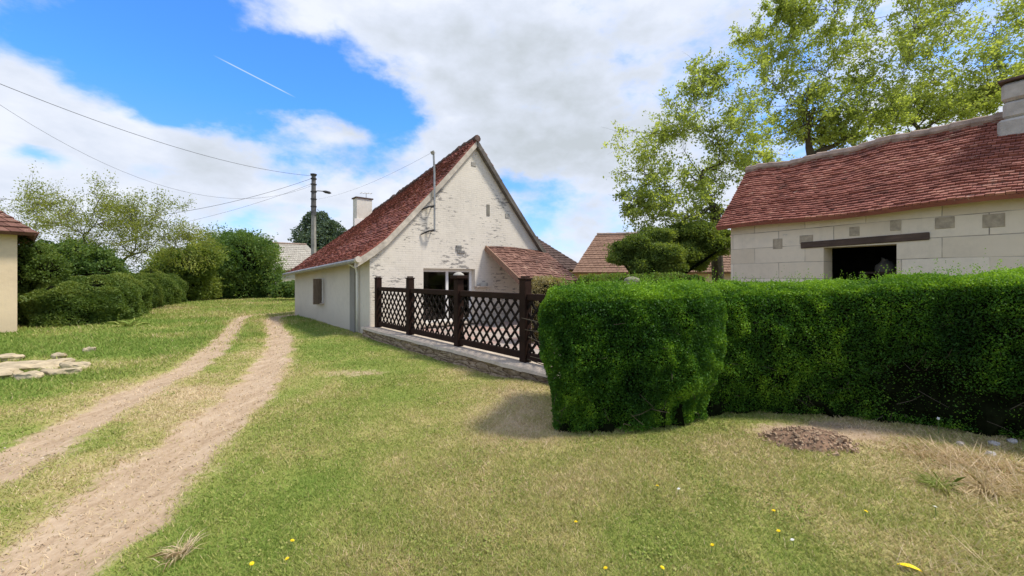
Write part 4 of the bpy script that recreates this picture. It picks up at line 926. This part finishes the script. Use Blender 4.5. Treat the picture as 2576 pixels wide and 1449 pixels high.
mb = MB(); e2 = D(833, 486, pz-.15); mb.tube([e_, e_.lerp(e2, .3), e_.lerp(e2, .8), e2], [.03, .075, .07, .02], 8); mb.build('lamp', M['iron'], arm)
def wire(a, b, sag, label, r=.012, n=28):
    a, b = Vector(a), Vector(b); mb = MB()
    mb.tube([a.lerp(b, i/n)-UP*(4*sag*(i/n)*(1-i/n)) for i in range(n+1)], r, 5)
    tag(mb.build('power_line', M['iron'], None, a), label, 'cable', 'overhead lines to the pole')
pt = pb+UP*(top-.12)
wire(D(-300, 85, 9), pt, .62, 'thick dark overhead cable, highest of the lines crossing the upper left sky', .008)
wire(D(-300, 45, 11), pb+UP*(top-.6), 2.4, 'thin overhead cable just below the thick dark one', .005)
wire(D(150, 560, 19), pt-UP*.1, .55, 'overhead cable rising from the sparse trees to the pole top', .009)
wire(D(150, 600, 22), pb+UP*(top-.5), .6, 'faint lower cable reaching the pole below its top clamp', .006)
mst = LC(1.82, -.21, 5.32); wire(mst, pb+UP*(top-1.4), .25, 'thin service cable from the gable mast towards the pole', .003)

# ------------------------------------------------------------------ stones, heap, pillar, odd bits
def rock(name, c, sx_, sy, sz, mat, label, cat, group=None, rot=0, parent=None, flat=False):
    me = bpy.data.meshes.new(name); bm = bmesh.new(); bmesh.ops.create_icosphere(bm, subdivisions=3, radius=1)
    off = random.uniform(0, 100); V = np.array([v.co[:] for v in bm.verts]); nz = fbm(V*1.3+off, 3, 4)-.5; n2_ = np.round(fbm(V*1.1+off+30, 5, 2)*5)/5-.5
    V = V*(1+1.0*nz+.55*n2_)[:, None]; 
    if flat: V[:, 2] = np.clip(V[:, 2], -.6, .5+.9*nz)
    ca, sa = math.cos(rot), math.sin(rot)
    for v, p in zip(bm.verts, V): x, y, z = p[0]*sx_, p[1]*sy, p[2]*sz; v.co = (x*ca-y*sa, x*sa+y*ca, z)
    bm.to_mesh(me); bm.free(); o = link(name, me, mat, None, Vector(c))
    return tag(o, label, cat, group)
sl_ = [(-30, 945, .75, .36, 'widest flat stone at the left frame edge, pale and cracked'), (60, 925, .62, .26, 'long flat stone sloping towards the grass'), (125, 920, .40, .2, 'middle sized flat stone at the verge between longer slabs'), (150, 942, .34, .16, 'narrow flat stone at the front of the cluster'), (190, 925, .3, .15, 'flat stone at the right end of the cluster'), (225, 884, .22, .1, 'small lone flat stone in the grass above the cluster'), (70, 952, .28, .13, 'small flat stone in front of the long slab'), (150, 900, .26, .12, 'small flat stone at the back of the cluster'), (10, 905, .40, .22, 'flat stone at the back left of the cluster')]
for x, y, a_, b_, lab in sl_:
    Z = CH*F/(y*K-HZ); p = D(x, y, Z); p.z = .03
    rock('flat_stone', p, a_*.78, b_*.78, .11, M['stone'], lab, 'stone', 'flat stones in the verge', random.uniform(-.4, .2), flat=True)
hp = D(2030, 1108, 3.9); hp.z = 0
mb = MB(); nr_, ns_ = 10, 28; G = []
for i in range(nr_+1):
    r = i/nr_; ring = []
    for j in range(ns_):
        a_ = 2*math.pi*j/ns_; x, y = math.cos(a_)*r*.42, math.sin(a_)*r*.30
        z = .13*(1-r*r)*(.5+1.0*fbm(np.array([[x*6, y*6, 1.]]), 2, 3)[0])-.02
        ring.append(hp+Vector((x, y, z)))
    G.append(ring)
for i in range(nr_):
    for j in range(ns_): mb.poly([G[i][j], G[i][(j+1) % ns_], G[i+1][(j+1) % ns_], G[i+1][j]])
tag(mb.build('soil_heap', M['soil'], None, hp), 'small heap of crumbly brown soil and rubble at the foot of the hedge', 'soil heap')
VV = MB()
for i in range(420):
    a_, r = random.uniform(0, 6.28), random.random()**.6; x, y = math.cos(a_)*r*.46, math.sin(a_)*r*.32-.03; z = .12*(1-r*r)*.9
    s_ = random.uniform(.003, .010) if random.random() < .95 else random.uniform(.012, .019); d, a1, b1 = basis(rv(1)); VV.box(hp+Vector((x, y, max(.0, z))), d*s_*1.4, a1*s_, b1*s_*.7, random.random())
o_ = VV.build('rubble', plain('rubble_bits', (.36, .25, .16), .95, .4, 10, .6), None, hp, bevel=.0035); tag(o_, 'loose pale rubble scattered over the soil heap', 'rubble', kind='stuff')
for x, y, s_, lab in ((2500, 1118, .055, 'pale grey stone near the right edge under the dark hedge'), (2545, 1112, .05, 'upright whitish stone right beside the pale grey one'), (2490, 1145, .045, 'small whitish stone below the pale grey stone'), (2415, 1118, .035, 'small grey stone left of the pale stones under the dark hedge')):
    Z = CH*F/(y*K-HZ); p = D(x, y, Z); p.z = .008; rock('stone', p, s_*.8, s_*.65, s_*.55, M['chim'], lab, 'stone', 'pale stones under the hedge')
pp_ = D(1590, 720, 8.6); pp_.z = 0
pil = empty('gate_pillar', pp_, 'small stone pillar with rounded cap peeping over the hedge', 'pillar')
mb = MB(); mb.box(pp_+UP*.74, Vector((.13, 0, 0)), Vector((0, .13, 0)), UP*.74); mb.build('shaft', M['chim'], pil, bevel=.01)
mb = MB(); mb.tube([pp_+UP*z_ for z_ in (1.482, 1.52, 1.565, 1.60, 1.61)], [.17, .175, .15, .08, .02], 14); mb.build('cap', plain('mossy_cap', (.20, .185, .13), .95, .4, 12, .5), pil, smooth=True)
for t_, s_, r, h_, lab in ((3.62, -.12, .035, .10, 'small glass jar on the ledge right of the gable window'), (3.92, -.12, .022, .11, 'slim little bottle on the ledge beside the jar')):
    c_ = LC(t_, s_, 1.30); mb = MB(); mb.tube([c_+UP*z_ for z_ in (0, .01, h_*.7, h_*.8, h_)], [r*.9, r, r, r*.7, r*.75], 10); tag(mb.build('jar', M['greystone'], None, c_), lab, 'jar')
mb = MB(); mb.box(LC(3.77, -.10, 1.28), A*.3, DD*.09, UP*.018); mb.build('ledge', M['coping'], cot)

# ------------------------------------------------------------------ grass
def outside(x, y):
    rel = np.stack([x-C0.x, y-C0.y], 1); t = rel@np.array([A.x, A.y]); s = rel@np.array([DD.x, DD.y])
    ok = ~((t > -.02) & (t < W2) & (s > 0) & (s < LEN)) & ~((t > FT-.33) & (t < 7) & (s > -7.4) & (s <= 0))
    rb = np.stack([x-B0.x, y-B0.y], 1); u = rb@np.array([BU.x, BU.y]); w_ = rb@np.array([BW.x, BW.y])
    ok &= ~((u > 0) & (u < BL) & (w_ > 0) & (w_ < DW))
    return ok
def blades(N, hmul, seed, straw=False):
    r = 1.1+(np.exp(rng.random(N)*math.log(34))-1)*1.0; a = R(-66)+rng.random(N)*R(132)
    x, y = np.sin(a)*r, np.cos(a)*r; k = outside(x, y) & (y > .8); x, y, r = x[k], y[k], r[k]
    dirt, dry, dd, n, n2 = ground_fields(x, y)
    keep = rng.random(len(x)) > np.clip(dirt*1.15+.35*sstep(.5, .75, n2), 0, .925)
    x, y, r, dry, dirt, n, n2 = (q[keep] for q in (x, y, r, dry, dirt, n, n2))
    z = gz(dirt, n, n2, 0)+mound(x, y)
    lush = sstep(-5.8, -7.5, x)*sstep(2.5, 5, y)
    rough = sstep(2.6, 4.2, x)*sstep(4.2, 3.3, y)+.5*sstep(1.2, 2.5, x)*sstep(2.9, 1.8, y)+.5*sstep(-.6, -1.2, x)*sstep(2.4, 1.7, y)*sstep(-2.4, -1.8, x)
    if straw:
        k = (rng.random(len(x)) < np.clip(rough-.25, 0, 1)*sstep(.42, .6, n)) & (r < 7); x, y, r, dry, dirt, n, n2, z, lush, rough = (q[k] for q in (x, y, r, dry, dirt, n, n2, z, lush, rough))
    h = (.014+.020*rng.random(len(x)))*(1+.8*(n-.5))*(1+1.2*lush+1.1*rough*rng.random(len(x)))*hmul*(1+.03*r)
    wd = (.0011+.0008*r)*(.7+.6*rng.random(len(x)))
    az = rng.random(len(x))*2*math.pi; lean = np.abs(rng.normal(size=len(x)))*.7+.35+.5*rough
    la = rng.random(len(x))*2*math.pi; la = np.where(rng.random(len(x)) < .5*np.clip(rough, 0, 1), math.pi+R(25)+rng.normal(size=len(x))*.4, la)
    b = np.stack([x, y, z-.004], 1); sd_ = np.stack([np.cos(az), np.sin(az), az*0], 1)*wd[:, None]
    tip = b+np.stack([np.cos(la)*lean*h, np.sin(la)*lean*h, h/np.sqrt(1+.3*lean**2)], 1)
    V = np.stack([b-sd_, b+sd_, tip], 1).reshape(-1, 3)
    t = np.clip(dry*.75+.16*rng.normal(size=len(x))+.45*dirt-.12*lush+np.where(rng.random(len(x)) < .10, .4, 0), 0, 1)
    return V, t
V, t = blades(1300000, 1., 0)
tag(np_mesh('grass', V, 3, t, M['grass']), 'short patchy green and straw coloured grass', 'grass', kind='stuff')

V, t = blades(700000, 2.7, 1, True)
tag(np_mesh('dry_grass', V, 3, np.clip(t+.18, 0, 1), M['grass'], None, (3, 3, 0)), 'long straw coloured grass swept over the lawn', 'grass', kind='stuff')
def pebbles(N):
    k = rng.integers(0, 2, N); t = rng.random(N)**1.2; x = np.empty(N); y = np.empty(N)
    for i, L in enumerate((S1, S2)):
        q = k == i; m_ = int(len(L)*.82); f = 6+t[q]*(m_-7); a0 = f.astype(int); fr = f-a0; pq = L[a0]*(1-fr)[:, None]+L[a0+1]*fr[:, None]; x[q] = pq[:, 0]+rng.normal(size=q.sum())*.22; y[q] = pq[:, 1]+rng.normal(size=q.sum())*.15
    d, dr, dd, n, n2 = ground_fields(x, y); z = gz(d, n, n2, 0); sz = .003+.009*rng.random(N)**3+.0006*y
    P = np.stack([x, y, z+sz*.2], 1); o = np.array([[1, 0, 0], [0, 1, 0], [-1, 0, 0], [0, -1, 0], [0, 0, 1], [0, 0, -1]], float)
    R_ = np.stack([unit(rng.normal(size=(N, 3))) for _ in range(3)], 1)*(.7+.6*rng.random((N, 3, 1))); O = P[:, None]+np.einsum('kj,njd->nkd', o, R_)*sz[:, None, None]*np.array([1, 1, .7])
    T = [(0, 1, 4), (1, 2, 4), (2, 3, 4), (3, 0, 4), (1, 0, 5), (2, 1, 5), (3, 2, 5), (0, 3, 5)]
    return O[:, np.array(T).ravel()].reshape(-1, 3), N
pv, _ = pebbles(3500)
m = bpy.data.materials.new('gravel_mix'); nt = nodes(m); finish(nt, ramp(nt, attr(nt), [(0, (.24, .18, .12)), (.5, (.40, .31, .22)), (1, (.50, .42, .32))]), .9)
tag(np_mesh('gravel', pv, 3, np.repeat(rng.random(3500), 8), m, None, (-5, 5, 0)), 'loose gravel along the wheel tracks', 'gravel', kind='stuff')
N_ = 160000; r_ = 1.2+9*rng.random(N_)**1.3; a_ = R(-62)+rng.random(N_)*R(124); x, y = np.sin(a_)*r_, np.cos(a_)*r_
d_, dr_, dd_, n, n2 = ground_fields(x, y); p_ = np.stack([x, y, x*0], 1)
k = outside(x, y) & (d_ < .25) & (fbm(p_*2.6, 77, 3)+.07*rng.normal(size=N_) > .68) & (y > .9)
P = np.stack([x, y, gz(d_, n, n2, 0)+mound(x, y)+.006+.016*rng.random(N_)], 1)[k]
tag(np_mesh('clover', leaf_verts(P, np.tile([[0, 0, 1.]], (len(P), 1))*.2+unit(rng.normal(size=P.shape))*np.array([1, 1, .25]), .011+.0016*P[:, 1], .8, .5), 4, np.clip(.26+.16*rng.normal(size=len(P)), 0, .6), M['grass'], None, (0, 4, 0)), 'patches of low broad leaved clover in the lawn', 'clover', kind='stuff')
def tuft(name, c, n, L, label, tint0, cat='grass tuft', lean=(0, 0), group=None, wdt=.0022):
    c = Vector(c); b = np.tile(np.array(c), (n, 1))+np.stack([rng.normal(size=n)*L*.12, rng.normal(size=n)*L*.12, np.zeros(n)], 1)
    a = rng.random(n)*2*math.pi; d = unit(np.stack([np.cos(a)*.9+lean[0], np.sin(a)*.9+lean[1], .25+.7*rng.random(n)], 1)); l = L*(.4+.6*rng.random(n))
    sd_ = unit(np.cross(d, rng.normal(size=(n, 3))))*wdt; m_ = b+d*(l*.55)[:, None]; e = b+d*l[:, None]; e[:, 2] -= l*.25
    V = np.stack([b-sd_, b+sd_, m_+sd_*.8, e, m_-sd_*.8], 1).reshape(-1, 3)
    V[:, 2] = np.maximum(V[:, 2], .004)
    return tag(np_mesh(name, V, 5, np.clip(tint0+.12*rng.normal(size=n), 0, 1), M['grass'], None, c), label, cat, group)
def gp_(x, y): 
    Z = CH*F/(y*K-HZ); p = D(x, y, Z); p.z = 0; return p
tuft('grass_tuft', gp_(455, 1395), 90, .20, 'dry straw coloured grass tuft beside the near end of the track', .92, lean=(-.3, -.1), group='dry grass tufts')
tuft('grass_tuft', gp_(2330, 1130), 80, .22, 'wispy grass tuft around the white flower stem', .55, group='dry grass tufts')
tuft('grass_tuft', gp_(2480, 1235), 160, .30, 'long brown grass tuft swept left near the right edge', .85, lean=(-.8, -.1), group='dry grass tufts')
tuft('grass_tuft', gp_(2360, 1225), 150, .24, 'tall green grass tuft between the soil heap and the right edge', .22, lean=(-.3, 0), group='dry grass tufts')
tuft('weed', gp_(330, 822), 60, .6, 'leafy weed with pale leaves in front of the lane hedge', .2, 'weed', wdt=.02)
tuft('weed', gp_(2270, 1050), 40, .34, 'broad leaved grey green weed under the dark hedge', .12, 'weed', wdt=.016)

# flowers
fl = [(735, 1372, 'p', 'yellow dandelion, upper one of the pair low in the green lawn'), (722, 1415, 'p', 'yellow dandelion just below the upper one of the pair'), (632, 1432, 'p', 'yellow dandelion left of the pair at the bottom edge'), (1655, 1232, 'p', 'single tall yellow dandelion with a second bud in the middle of the dry lawn'), (1945, 1296, 'p', 'pale yellow flower right of the tall dandelion'), (1962, 1345, 'p', 'yellow flower below the pale yellow one'), (1790, 1378, 'p', 'bright yellow flower low in the middle of the dry lawn'), (2180, 1299, 'p', 'yellow and white flower left of the right hand daisy'), (2355, 1290, 'w', 'white and yellow daisy near the right corner'), (1445, 1322, 'p', 'yellow flower in a grey green patch of lawn'), (1525, 1442, 'p', 'yellow green flower at the bottom edge below the grey green patch'), (1670, 1440, 'p', 'yellow flower at the bottom edge right of the yellow green one'), (1710, 1242, 'w', 'white clover head right of the tall dandelion'), (1995, 1368, 'w', 'small white clover head on the straw coloured lawn')]
def flower(x, y, kind, label, h=.05, r=.013):
    p = gp_(x, y+10); root = empty('flower', p, label, 'flower', 'lawn flowers'); top_ = p+Vector((random.uniform(-.01, .01), random.uniform(-.01, .01), h))
    mb = MB(); mb.tube([p, p.lerp(top_, .5)+rv(.003), top_], .0018, 5); mb.build('stem', M['stem'], root)
    mb = MB(); up = (UP+rv(.3)).normalized(); _, a1, b1 = basis(up)
    for ly, (rr, nn_, z_) in enumerate(((r, 13, 0), (r*.65, 9, .004))):
        for i in range(nn_):
            q = 2*math.pi*i/nn_+ly; d = a1*math.cos(q)+b1*math.sin(q); s_ = up.cross(d)
            mb.poly([top_+up*z_, top_+d*rr*.6+s_*rr*.2+up*(z_+.002), top_+d*rr+up*(z_+.003), top_+d*rr*.6-s_*rr*.2+up*(z_+.002)])
    hd_ = mb.build('petals', M['petal'] if kind == 'p' else M['petal_w'], root)
    return root
for x, y, k, lab in fl: flower(x, y, k, lab, .045 if y > 1300 else .06)
q = gp_(2360, 1092); root = empty('flower', q, 'tall thin stem with a white flower head against the dark hedge', 'flower')
mb = MB(); mb.tube([q, q+Vector((.005, 0, .08)), q+Vector((0, 0, .155))], .003, 5); mb.build('stem', M['stem'], root)
mb = MB()
for i in range(14):
    d, a1, b1 = basis(rv(1)); mb.box(q+Vector((0, 0, .16))+d*.009, d*.005, a1*.004, b1*.002)
mb.build('petals', M['petal_w'], root)
q = gp_(2288, 1440); mb = MB(); d = Vector((.8, -.6, 0)).normalized(); s_ = Vector((.6, .8, 0)); n_ = 8
for i in range(n_):
    f0, f1 = i/n_, (i+1)/n_; w0, w1 = .017*math.sin(math.pi*f0)**.7, .017*math.sin(math.pi*f1)**.7; z0, z1 = .02+.012*math.sin(f0*3), .02+.012*math.sin(f1*3); L_ = .10
    for sg in (-1, 1): mb.hexa([q+d*L_*(f0-.5)+UP*z0, q+d*L_*(f1-.5)+UP*z1, q+d*L_*(f1-.5)+s_*sg*w1+UP*(z1+.005), q+d*L_*(f0-.5)+s_*sg*w0+UP*(z0+.005), q+d*L_*(f0-.5)+UP*(z0+.001), q+d*L_*(f1-.5)+UP*(z1+.001), q+d*L_*(f1-.5)+s_*sg*w1+UP*(z1+.006), q+d*L_*(f0-.5)+s_*sg*w0+UP*(z0+.006)])
tag(mb.build('leaf', M['petal'], None, q), 'bright yellow fallen leaf in the bottom right corner', 'leaf')
